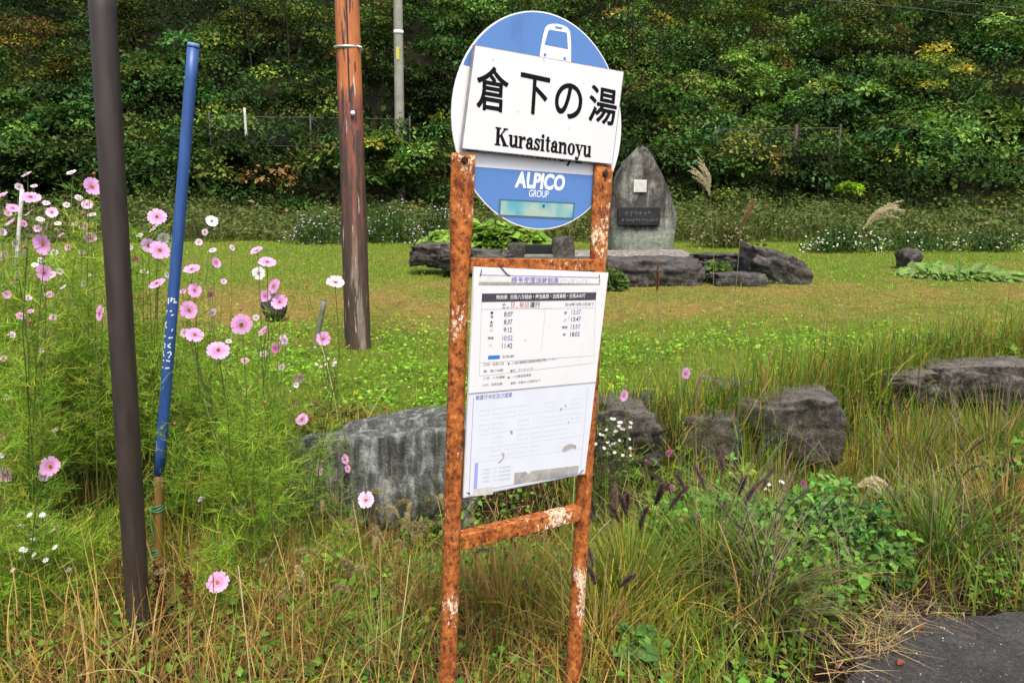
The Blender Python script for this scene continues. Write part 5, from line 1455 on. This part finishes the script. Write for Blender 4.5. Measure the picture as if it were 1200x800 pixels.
# leafy weeds
def leafy(label, px, Y, rx, hgt, nl, L, cols, wts=None, name='leafy_weed', group='leafy weeds by the ditch', W=.7, two=True):
    gp = ground_at(px, Y); W_ = rx / FPX * Y; root = thing(name, label, 'weed', gp, group)
    s = sph(nl) * U(.25, 1, nl)[:, None] ** .5; s[:, 2] = np.abs(s[:, 2]); s = s * (.35 + 1.25 * fbm(s[:, 0] * 2 + px, s[:, 1] + s[:, 2], 1.5, px % 5))[:, None]
    p = gp + s * A([W_, min(W_, .4) * .8, hgt]); d = unit(s * A([1, 1, .3]) + rng.normal(0, .5, (nl, 3)) + A([0, -.25, -.15])); nr = unit(A([0, -.5, 1]) + s * .5 + rng.normal(0, .35, (nl, 3)))
    l = L * np.exp(rng.normal(0, .25, nl)); g = Geo(); leaves(g, p, d, nr, l, l * W, pick(cols, nl, wts, .2, .07), .1, two); g.build('foliage', M['leaf'], root)
    g = Geo(); k = max(10, nl // 25)
    for i in rng.choice(nl, k, False):
        b0_ = gp + A([s[i, 0] * W_ * .4, s[i, 1] * .1, 0]); tube(g, [b0_, (b0_ + p[i]) / 2 + rng.normal(0, .02, 3), p[i]], .0022, jit((.10, .09, .035), 1)[0], 4, False)
    g.build('stems', M['stem'], root)
    return root


VIV = (.13, .31, .05)
leafy('broad bank of vivid green leafy weeds in front of the rounded boulder', 895, 3.3, 125, .42, 2600, .036, [VIV, (.08, .19, .04), (.16, .27, .045)], [3, 2, 1])
leafy('green leafy weeds left of the vivid bank with pink clover heads', 790, 3.3, 66, .36, 1200, .036, [VIV, GRN, OLV], [2, 3, 1])
leafy('dark leafy weeds hanging over the gap beside the pavement', 985, 3.05, 70, .34, 1000, .036, [(.06, .15, .04), VIV, DGR], [3, 2, 2])
leafy('low mugwort-like plant with lobed leaves at the bottom right of the right post', 745, 2.3, 34, .14, 260, .05, [(.07, .17, .04), GRN], [2, 1])
leafy('yellow-green herb in front of the rounded boulder with leaves turning', 872, 4.0, 46, .36, 420, .05, [(.16, .22, .03), VIV, YEL], [3, 2, 1])
leafy('creeping green leaves on the pavement corner under the upright grass', 1040, 3.0, 36, .2, 360, .035, [(.08, .16, .04), GRN])
leafy('green leafy weed at the right frame edge behind the brown grass', 1185, 3.9, 40, .4, 420, .045, [GRN, VIV, OLV])
leafy('small leafy weed hugging the top of the grey slab', 395, 4.15, 55, .12, 420, .035, [(.12, .16, .04), OLV, BRN], [3, 2, 1])
leafy('low leafy weeds at the foot of the meadow left of the grey slab', 250, 3.9, 70, .2, 700, .035, [GRN, OLV, (.1, .18, .03)])
leafy('leafy green weed in dry grass at the bottom left corner', 20, 3.0, 50, .24, 600, .04, [(.06, .14, .03), GRN], [2, 2])

leafy('green herb mass in front of the flat-topped rock, under the silky plume', 815, 3.75, 70, .30, 900, .034, [GRN, VIV, OLV], [2, 2, 1])
leafy('yellowing herb clump at the foot of the rounded boulder, on its right', 985, 4.0, 60, .30, 700, .034, [OLV, GRN, YEL], [3, 2, 1])
leafy('leafy weeds spilling from the ditch to the pavement edge right of the fountain grass', 950, 2.85, 70, .26, 900, .034, [VIV, GRN, DGR], [2, 2, 1])

# red dock seed stalks
for lab, px, Y, hgt in (('dark red-brown dock seed stalk right of the brown pole, the taller of two', 199, 2.45, .33), ('dark red-brown dock seed stalk right of the brown pole, the shorter of two', 217, 2.5, .27)):
    gp = ground_at(px, Y); root = thing('dock_stalk', lab, 'weed', gp, 'single plants by the sign')
    st = arc(gp, U(0, 6), hgt, .06, .1); g = Geo(); tube(g, st, .003, A([.1, .03, .02]), 5); finish('stem', g.mesh('stem', gp), M['stem'], root)
    g = Geo(); k = 420; s = U(.25, 1, k); i = np.minimum((s * 9).astype(int), 8); p = st[i] + rng.normal(0, .009, (k, 3)); l = U(.006, .012, k)
    leaves(g, p, unit(rng.normal(size=(k, 3))), unit(rng.normal(size=(k, 3))), l, l * .8, jit((.09, .022, .014), k, .3), .1); g.build('seed_head', M['leaf'], root)


# white asters in front of the rock beside the right post
def near_asters(label, px, pys, Y, n, rx, fs):
    gp = ground_at(px, Y); root = thing('white_aster', label, 'flowering plant', gp, 'small flowers by the stones'); g, g2, g3 = Geo(), Geo(), Geo()
    for i in range(n):
        f = at(px + rng.normal(0, rx), U(*pys), Y + rng.normal(0, .06)); tube(g, [gp + rng.normal(0, .03, 3) * A([1, 1, 0]), (gp + f) / 2 + rng.normal(0, .03, 3), f], .0014, A([.10, .09, .05]), 4, False)
        a = np.arange(9) / 9 * 6.283 + U(0, 1); nn = unit(A([rng.normal(0, .4), -.6, .8])); e1 = unit(np.cross(nn, A([0, 0, 1.]))); e2 = np.cross(nn, e1)
        leaves(g2, np.repeat(f[None], 9, 0), np.cos(a)[:, None] * e1 + np.sin(a)[:, None] * e2, np.repeat(nn[None], 9, 0), fs * .5, fs * .2, jit((.78, .77, .72), 9, .06, .02), .05)
        leaves(g3, f[None] + nn * .002 - e1 * fs * .1, e1[None], nn[None], fs * .22, fs * .2, A([[.4, .27, .03]]), .02)
    k = n * 14; q = gp + (at(px, pys[0], Y) - gp) * U(.1, .95, k)[:, None] + rng.normal(0, rx / FPX * Y * .8, (k, 3)); l = U(.02, .04, k)
    leaves(g, q, unit(rng.normal(0, 1, (k, 3))), unit(A([0, -.5, 1]) + rng.normal(0, .4, (k, 3))), l, l * .35, jit((.08, .12, .035), k), .1)
    g.build('foliage', M['leaf'], root); g2.build('blossoms', M['petal'], root); g3.build('flower_eyes', M['petal'], root)


near_asters('white aster spray in front of the grey rock right of the right sign post', 716, (484, 535), 3.7, 30, 15, .024)
near_asters('white daisy-like spray low at the left edge in the shade of the weeds', 40, (600, 668), 2.5, 14, 22, .026)
near_asters('few white asters standing in the vivid green leafy weeds', 905, (560, 575), 3.3, 5, 7, .022)
near_asters('small white flower spray in the grass right of the orange pole foot', 388, (418, 432), 4.6, 7, 9, .03)
near_asters('white asters in the meadow grass left of the small dock stalks, seen low between cosmos', 70, (310, 350), 4.2, 9, 30, .028)

# clover heads
for lab, px, py in (('pink clover head highest of the four right of the sign', 784, 531), ('pink clover head below the highest one right of the sign', 787, 571), ('pink clover head on the vivid leafy weeds, rightmost of four', 941, 567), ('faded red clover head low among purple grass heads', 818, 606)):
    c = at(px, py, 3.1); gp = ground_at(px, 3.1); root = thing('clover', lab, 'clover flower', gp, 'pink clover heads')
    g = Geo(); k = 90; s = sph(k); leaves(g, c + s * .004, unit(s + A([0, 0, .3])), unit(rng.normal(size=(k, 3))), .013, .005, jit((.5, .16, .33), k, .15), .05); g.build('flower_head', M['petal'], root)
    g = Geo(); tube(g, [gp, (gp + c) / 2 + A([.01, 0, 0]), c], .0015, A([.08, .12, .03]), 4, False); finish('stem', g.mesh('stem', gp), M['stem'], root)


# pampas-like plumes
def plume(label, tip_path, Y, ground_px, nstr, slen, col, wd, droop, name='plume_grass', spreadk=.35):
    pts = A([at(x, y, Y) for x, y in tip_path]); gp = ground_at(ground_px, Y); root = thing(name, label, 'plume grass', gp, 'plume grasses with feathery heads')
    g = Geo(); tube(g, [gp, gp * .45 + pts[0] * .55 + A([rng.normal(0, .03), 0, 0]), pts[0]], [.004, .003, .002], A([.2, .16, .08]), 5, False)
    finish('stalk', g.mesh('stalk', gp), M['stem'], root)
    g = Geo(); dirs = unit(np.gradient(pts, axis=0))
    for i in range(nstr):
        s0 = U(0, .5); p = pts[0] + (pts[1] - pts[0]) * s0; o = [p]; L = slen * U(.7, 1.15); off = rng.normal(0, spreadk, 3) * A([1, .4, 1.]); dr = droop * U(.4, 1.6)
        for q in range(12):
            k = q / 11 * (len(pts) - 1); i0 = int(min(k, len(pts) - 2)); d = unit(dirs[i0] * (1 - k + i0) + dirs[i0 + 1] * (k - i0) + off * (1 - .3 * q / 11) + A([0, 0, -dr]) * (q / 11) ** 1.5 * 2); o.append(o[-1] + d * L / 12)
        tube(g, o, wd * .3, jit(col, 1, .1)[0], 3, False); spike(g, o, wd * 4.2, 330, col, wd * .4)
    g.build('feather', M['grass'], root)


plume('cream feathery plume curving left above the standing stone level, behind the rocks', [(832, 232), (829, 212), (822, 199), (813, 190)], 9.0, 836, 10, .42, (.62, .54, .38), .007, .14, spreadk=.2)
plume('narrow reddish-brown plume leaning right, left of the arching cream plume', [(868, 268), (876, 250), (884, 236), (893, 224)], 7.0, 856, 4, .26, (.30, .17, .10), .006, .0, spreadk=.1)
plume('cream feathery plume arching far to the right before the asters', [(1010, 270), (1022, 257), (1036, 249), (1052, 245)], 7.0, 985, 12, .42, (.60, .51, .34), .0065, .15, spreadk=.16)
plume('pale plume drooping like a claw over the vivid green weeds', [(1000, 572), (1018, 561), (1034, 557), (1046, 560)], 3.4, 985, 12, .19, (.66, .58, .38), .003, .9, spreadk=.14)
plume('thin upright reddish plume in front of the wide angular boulder', [(770, 342), (770, 330), (769.6, 318), (769.5, 306)], 4.4, 772, 3, .17, (.22, .11, .07), .004, .0, spreadk=.05)
plume('silky grey plume head bent over above the flat-topped rock', [(815, 470), (817, 455), (820, 443), (824, 440)], 3.7, 806, 3, .2, (.30, .25, .22), .003, .5, spreadk=.06)
plume('thin grey plume standing left of the flat stone in olive grass', [(1077, 470), (1077, 450), (1078, 432), (1079, 420)], 4.2, 1078, 2, .22, (.26, .2, .18), .003, .1, spreadk=.05)
plume('tall thin grey plume at the far right against the squared stone', [(1180, 480), (1183, 455), (1186, 435), (1188, 420)], 4.2, 1176, 2, .26, (.26, .2, .18), .003, .05, spreadk=.05)

# ------------------------------------------------------------------ cosmos
CG = [(.19, .33, .028), (.25, .39, .04), (.13, .25, .024), (.30, .35, .05)]


def feathery(g, st, n, L, spread_, cols=CG, wd=.0019, lo=.42):
    """thread-like leaves in pairs along stems; st = list of polylines"""
    seg_a, seg_b = [], []
    for i in range(n):
        s = st[rng.integers(len(st))]; k = U(lo, .96) * (len(s) - 1); i0 = int(k); p = s[i0] + (s[min(i0 + 1, len(s) - 1)] - s[i0]) * (k - i0)
        az = U(0, 6.283); d = unit(A([math.cos(az), math.sin(az), U(-.1, .9)])); l = L * U(.6, 1.25)
        e = p + d * l; seg_a.append(p); seg_b.append(e)
        m_ = 9; t_ = U(.15, 1, m_)[:, None]; q = p + d * l * t_
        r = unit(rng.normal(0, 1, (m_, 3)) + d * 1.1 + A([0, 0, .35])); ln_k = l * U(.25, .6, m_)[:, None]
        seg_a += list(q); seg_b += list(q + r * ln_k)
    a, b_ = A(seg_a), A(seg_b); threads(g, a, b_, np.full(len(a), wd) * U(.8, 1.3, len(a)), np.repeat(pick(cols, n, None, .16, .08), 10, 0)[:len(a)])


PK, PP, PW, WH, CR, FD = (.78, .40, .67), (.79, .56, .72), (.78, .62, .72), (.80, .79, .77), (.42, .07, .20), (.58, .36, .44)


def bloom(root, c, dia, face, col):
    n_ = unit(A(face)); e1 = unit(np.cross(n_, A([.1, .2, 1.]))); e2 = np.cross(n_, e1); g = Geo(); R_ = dia / 2; a0 = U(0, 6.283); cup = U(-.1, .45)
    k = 8
    for j in range(k):
        a = a0 + j / k * 6.283 + rng.normal(0, .05); u = math.cos(a) * e1 + math.sin(a) * e2; s = -math.sin(a) * e1 + math.cos(a) * e2; f = U(.92, 1.06); lf = rng.normal(0, .035) + (.012 if j % 2 else -.012)
        pt = lambda r, w_, h_: c + (u * r * f + s * w_ + n_ * (h_ + lf * r)) * R_
        rows = [[pt(.08, -.05, 0), pt(.08, 0, -.01), pt(.08, .05, 0)], [pt(.5, -.24, cup * .30), pt(.52, 0, cup * .25), pt(.5, .24, cup * .30)], [pt(.84, -.31, cup * .55), pt(.86, 0, cup * .5), pt(.84, .31, cup * .55)], [pt(.99, -.21, cup * .62), pt(.95, 0, cup * .58), pt(1.0, .2, cup * .62)]]
        V = A(rows).reshape(-1, 3); F_ = [[r * 3 + q, r * 3 + q + 1, r * 3 + q + 4, r * 3 + q + 3] for r in range(3) for q in range(2)]
        cc = jit(col, 1, .05, .03)[0]; T = A([cc * A([.82, .72, .85])] * 2 + [cc] * 2 + [np.minimum(cc * 1.06, .85)] * 2); g.add(V, F_, T)
    fl = g.build('flower', M['petal'], root)
    g = Geo(); m_ = 46; r = np.sqrt(U(0, 1, m_)) * R_ * .19; a = U(0, 6.283, m_); p = c + (np.cos(a) * r)[:, None] * e1 + (np.sin(a) * r)[:, None] * e2 + n_ * R_ * .03
    leaves(g, p, unit(n_ + rng.normal(0, .35, (m_, 3))), np.broadcast_to(e1, (m_, 3)), R_ * .14, R_ * .09, pick([(.55, .33, .02), (.42, .19, .015), (.6, .42, .05)], m_), .1)
    tube(g, [c - n_ * R_ * .02, c + n_ * R_ * .05], R_ * .17, A([.42, .24, .02]), 8)
    g.build('flower_centre', M['petal'], fl)
    g = Geo(); tube(g, [c - n_ * R_ * .3, c - n_ * R_ * .02], [R_ * .05, R_ * .13], A([.10, .16, .03]), 6); g.build('calyx', M['stem'], fl)


def bud(root, c, r, col):
    g = Geo(); tube(g, [c + A([0, 0, -r]), c + A([0, 0, -r * .4]), c + A([0, 0, r * .4]), c + A([0, 0, r])], [r * .3, r, r * .9, r * .25], A(col), 7); g.build('bud', M['stem'], root)


def cosmos(label, base_px, Y, fl, nleaf, L=.11, spread_=.16, buds=3, leafy_h=.86, topz=None, wd=None, extra=0, lo=.42):
    gp = ground_at(base_px, Y); root = thing('cosmos_plant', label, 'cosmos', gp, 'cosmos plants in flower'); polys = []
    gs_ = Geo(); pos = []
    for (px, py, d_, kd, col) in fl:
        Yf = float(np.clip(.068 * FPX / d_, Y - .3, Y + .35)); c = at(px, py, Yf); pos.append(c); dia = d_ / FPX * Yf * .97
        if kd == 'f': face = A([0, 0, EYE]) - c; face = unit(face) + A([rng.normal(0, .45), 0, rng.normal(.2, .35)])
        elif kd == 's': face = A([rng.normal(0, .3), -.5, .85])
        elif kd == 'r': face = A([.9, -.45, .35])
        elif kd == 'l': face = A([-.9, -.5, .3])
        else: face = A([rng.normal(0, .5), -.65, .75])
        bloom(root, c, dia, face, col)
        c = c - unit(face) * dia * .14
        m1 = gp + (c - gp) * .45 + A([rng.normal(0, .03), rng.normal(0, .03), 0]); m2 = gp + (c - gp) * .8 + A([rng.normal(0, .02), 0, -.01]); b_ = gp + A([rng.normal(0, spread_ * .35), rng.normal(0, spread_ * .3), 0])
        st = A([b_, m1, m2, c]); tube(gs_, st, [.0035, .0026, .0018, .0013], jit((.10, .13, .03), 1)[0], 5, False); polys.append(A([b_, m1 * .5 + b_ * .5, m1, m2 * (leafy_h) + m1 * (1 - leafy_h)]))
    top = A(pos)[:, 2].max() if len(pos) else gp[2] + (topz or .5)
    if topz: top = gp[2] + topz
    for i in range(5 + extra):                         # leafy side shoots without flowers
        H_ = (top - gp[2]) * U(.5, 1.0); st = arc(gp + A([rng.normal(0, spread_), rng.normal(0, spread_ * .6), 0]), U(0, 6.283), H_, .05, U(.1, .45), 5); tube(gs_, st, np.linspace(.0032, .0012, 6), jit((.11, .15, .03), 1)[0], 4, False); polys.append(st)
        if i < buds: bud(root, st[-1] + A([0, 0, .008]), U(.006, .009), (.14, .15, .04) if i % 2 else (.3, .09, .07))
    gs_.build('stems', M['stem'], root)
    g = Geo(); feathery(g, polys, int(nleaf * .95), L, spread_, wd=wd or (.0016 + .00022 * Y), lo=lo); g.build('foliage', M['grass'], root)
    return root


cosmos('tall pink cosmos at the far left whose topmost flowers stand against the dark wood', 10, 3.6, [(3, 230, 15, 's', PK), (-6, 160, 13, 's', PK), (31, 204, 13, 's', PP), (36, 231, 22, 's', PK), (15, 244, 15, 's', PK), (35, 250, 12, 's', PP), (13, 262, 16, 's', PK), (47, 257, 10, 's', WH), (61, 249, 14, 'f', PP), (56, 264, 13, 'l', PW), (48, 305, 10, 's', WH), (6, 300, 15, 'f', PK), (44, 268, 10, 'f', PP), (22, 219, 9, 'f', PW), (72, 276, 10, 's', PK), (64, 296, 9, 'f', PW), (2, 272, 11, 'r', PP), (28, 262, 9, 'f', PK), (54, 238, 9, 's', PP), (78, 240, 8, 'f', PW), (18, 285, 9, 'f', PP), (80, 290, 9, 'f', PK), (40, 218, 8, 's', PP), (68, 262, 8, 's', WH), (10, 250, 9, 'f', PK)], 760, extra=10)
cosmos('pink cosmos growing tight against the left side of the brown pole', 92, 3.4, [(84, 203, 12, 's', PW), (107, 219, 23, 'r', PK), (102, 240, 13, 'f', PP), (108, 252, 10, 's', WH), (100, 265, 10, 'f', PK), (106, 279, 15, 'f', FD), (92, 232, 9, 'f', PW), (88, 262, 10, 's', PK), (96, 296, 9, 'f', PP)], 560, extra=8)
cosmos('pink cosmos with three large flowers left of the brown pole', 40, 2.85, [(28, 290, 25, 'l', PK), (51, 286, 25, 'f', PK), (19, 327, 22, 'l', PK), (52, 319, 21, 'f', PK), (24, 370, 11, 'f', FD), (60, 322, 12, 'f', PW), (41, 311, 9, 's', WH), (70, 318, 8, 'f', PW), (33, 349, 9, 'f', PP), (58, 345, 10, 'f', FD), (74, 336, 8, 's', WH), (8, 345, 10, 'f', PK), (14, 392, 9, 'f', PP), (36, 365, 9, 's', PK), (4, 420, 9, 'f', PP), (48, 410, 8, 'f', PW), (26, 440, 8, 's', WH), (62, 372, 9, 'f', PK), (8, 465, 8, 'f', PP)], 820, extra=10)
cosmos('pink cosmos with one flower half hidden behind the brown pole edge', 112, 3.4, [(117, 367, 21, 'f', PK), (53, 386, 9, 'f', FD), (43, 432, 8, 's', PP), (98, 332, 9, 'f', PW), (104, 344, 9, 's', WH), (88, 356, 8, 'f', FD), (70, 405, 8, 'f', PP), (90, 420, 7, 's', PW)], 560, extra=8)
cosmos('cosmos between the brown and blue poles with pink and white flowers near its top', 176, 3.6, [(184, 254, 22, 'f', PK), (181, 267, 16, 's', PW), (191, 279, 16, 'f', WH), (187, 293, 24, 'f', PK), (174, 287, 18, 'f', PP), (184, 332, 21, 's', PK), (159, 304, 8, 'f', CR), (169, 318, 9, 's', WH), (152, 290, 8, 'f', PW), (164, 276, 9, 's', PP), (196, 322, 8, 'f', WH), (150, 330, 8, 'f', PP)], 620, extra=8)
cosmos('loose cosmos just right of the blue pole with small side-facing pink flowers', 246, 3.7, [(225, 316, 20, 's', PK), (253, 308, 14, 'r', PK), (249, 293, 10, 's', PP), (272, 290, 8, 'r', PP), (248, 259, 15, 'f', WH), (233, 284, 9, 'f', PP), (228, 340, 17, 'f', PK), (206, 296, 9, 'f', PP), (240, 272, 8, 'f', PW), (262, 330, 8, 'f', PP), (214, 342, 9, 's', PK), (246, 345, 8, 'f', CR)], 360, extra=2)
cosmos('cosmos with a cluster of three pink flowers in front of the rounded dark stone', 306, 3.4, [(301, 294, 16, 's', PK), (313, 307, 21, 's', PK), (303, 320, 16, 'f', WH), (321, 335, 19, 'f', PK), (311, 347, 15, 'f', PK), (328, 354, 21, 'f', PK)], 300)
cosmos('cosmos with large front-facing pink flowers beside the lettering of the blue pole', 290, 2.95, [(221, 363, 22, 'f', PK), (283, 380, 26, 'f', PK), (228, 392, 22, 'f', PK), (256, 410, 28, 'f', PK), (217, 390, 12, 'f', FD)], 420, extra=3, spread_=.1)
cosmos('fading cosmos with pale drooping flowers left of the grey stake', 318, 3.5, [(310, 388, 17, 's', FD), (333, 398, 14, 'r', PP), (323, 408, 13, 'f', (.6, .2, .4)), (309, 415, 12, 's', PP), (287, 422, 11, 's', FD), (249, 366, 10, 'f', PP), (300, 372, 8, 'f', WH), (268, 400, 8, 's', PW), (330, 430, 8, 'f', PP)], 340)
cosmos('cosmos with a single white-pink flower overlapping the edge of the orange pole', 366, 3.3, [(393, 331, 23, 's', PW), (379, 397, 18, 'f', PK)], 110, buds=2)
cosmos('bare dark-stemmed cosmos with two small pink flowers above the grey slab', 322, 3.2, [(350, 443, 13, 'f', PK), (347, 451, 8, 'f', WH), (354, 491, 17, 'f', PK)], 160)
cosmos('low cosmos at the left edge with a pink flower and a white one overlapping', 40, 2.55, [(58, 546, 25, 'f', PK), (51, 556, 18, 'f', PW), (5, 556, 20, 'r', PK), (19, 577, 13, 'l', PW), (2, 511, 12, 'f', (.62, .16, .42)), (65, 504, 8, 's', PP), (3, 533, 10, 's', WH)], 420, topz=.62, extra=5)
cosmos('small cosmos showing one flower between the brown pole and the blue pole', 165, 3.5, [(170, 545, 13, 'f', PK), (202, 676, 10, 'f', PK), (168, 442, 10, 'r', PP)], 160, topz=.75, extra=1)
cosmos('low cosmos with a large flower in the dry grass below the blue pole', 262, 2.75, [(278, 597, 16, 'f', PP), (265, 635, 14, 'f', PK), (255, 682, 28, 'f', PK), (236, 585, 9, 's', PP)], 300, topz=.42)
cosmos('cosmos with three flowers in front of the streaked grey slab', 385, 3.3, [(373, 552, 12, 'f', PK), (404, 538, 13, 'r', PK), (407, 549, 11, 'r', PK), (429, 586, 22, 'f', PP)], 200, topz=.32)
cosmos('cosmos with one pink flower in grass right of the sign above the flat-topped rock', 800, 3.9, [(804, 437, 15, 'l', PK)], 50, buds=1, topz=.4)
cosmos('cosmos with one pink flower close to the right post above the asters', 728, 3.9, [(731, 463, 15, 'f', PK)], 60, buds=1, topz=.35)
cosmos('flowerless bright feathery cosmos in the bottom left corner', 22, 2.5, [], 1300, topz=.5, extra=12, buds=0, spread_=.1, lo=.05)
cosmos('flowerless tall bright feathery cosmos between the left edge and the brown pole', 84, 3.45, [], 1000, topz=1.55, extra=9, buds=2)
cosmos('flowerless mid-height feathery cosmos at the left edge behind the large pink flowers', 12, 3.3, [], 900, topz=1.2, extra=10, buds=2)
cosmos('flowerless feathery cosmos filling the gap right of the blue pole foot', 256, 3.55, [], 620, topz=.75, extra=8, buds=0)
cosmos('flowerless feathery cosmos in front of the dark gap left of the grey slab', 296, 3.4, [], 300, topz=.26, extra=8, buds=0)
cosmos('flowerless tall feathery cosmos behind the brown pole', 140, 3.5, [], 620, topz=1.0, extra=8, buds=1)
cosmos('flowerless feathery cosmos at the left edge above the dry grass', 60, 3.4, [], 720, topz=.95, extra=9, buds=1)
cosmos('flowerless small bright cosmos shoot left of the blue pole bottom', 75, 3.0, [], 260, topz=.34, extra=6, buds=0)

# yellow leaf and flowers
for lab, px, py, Y, s_ in (('yellow flower in the meadow weeds above the grey slab', 417, 459, 4.5, .03), ('yellow flower low at the left edge above the daisies', 27, 575, 2.9, .028), ('yellow flower below the white daisies at the left', 37, 625, 2.85, .026), ('tiny yellow flower at the left end of the grey slab', 354, 569, 3.5, .018)):
    c = at(px, py, Y); gp = ground_at(px, Y); root = thing('yellow_flower', lab, 'flower', gp, 'small yellow flowers'); g = Geo(); k = 14; a = np.arange(k) / k * 6.283
    leaves(g, np.repeat(c[None], k, 0), np.stack([np.cos(a), -.3 + 0 * a, np.sin(a)], 1), np.broadcast_to(A([0, -1., .5]), (k, 3)), s_ * .6, s_ * .3, jit((.62, .42, .015), k), .1); g.build('flower', M['petal'], root)
    g = Geo(); tube(g, [gp, (gp + c) / 2, c], .0015, A([.08, .12, .03]), 4, False); finish('stem', g.mesh('stem', gp), M['stem'], root)

# loose straw lying on the pavement edge
g = Geo(); n = 300; s = rng.normal(0, .16, n); x = 1.32 + s + rng.normal(0, .1, n); y = np.interp(x, [e[0] for e in edge], [e[1] for e in edge]) + rng.normal(.01, .05, n)
P = np.stack([x, y, np.maximum(gz(x, y), .024) + U(0, .02, n)], 1)
blades(g, P, U(.06, .2, n), U(.0025, .005, n), U(0, 6.283, n), rng.normal(1.45, .1, n), rng.normal(.05, .1, n), 4, pick([(.2, .14, .1), (.13, .085, .06), STR], n))
kind(g.build('straw_litter', M['grass']), 'stuff')
for lab, px, py in (('red fallen leaf lying on the pavement, the nearer of two', 1052, 779), ('red fallen leaf at the pavement edge, the farther of two', 1075, 738)):
    p = at(px, py, 2.3); d = ray(px, py); p = A([0, 0, EYE]) + d * ((.026 - EYE) / d[2]); g = Geo()
    leaves(g, p[None], A([[.8, .5, .12]]), A([[0, -.1, 1.]]), .045, .022, A([[.24, .06, .035]]), .2, True); o = g.build('fallen_leaf', M['leaf'], loc=p); tag(o, lab, 'leaf', 'fallen leaves')
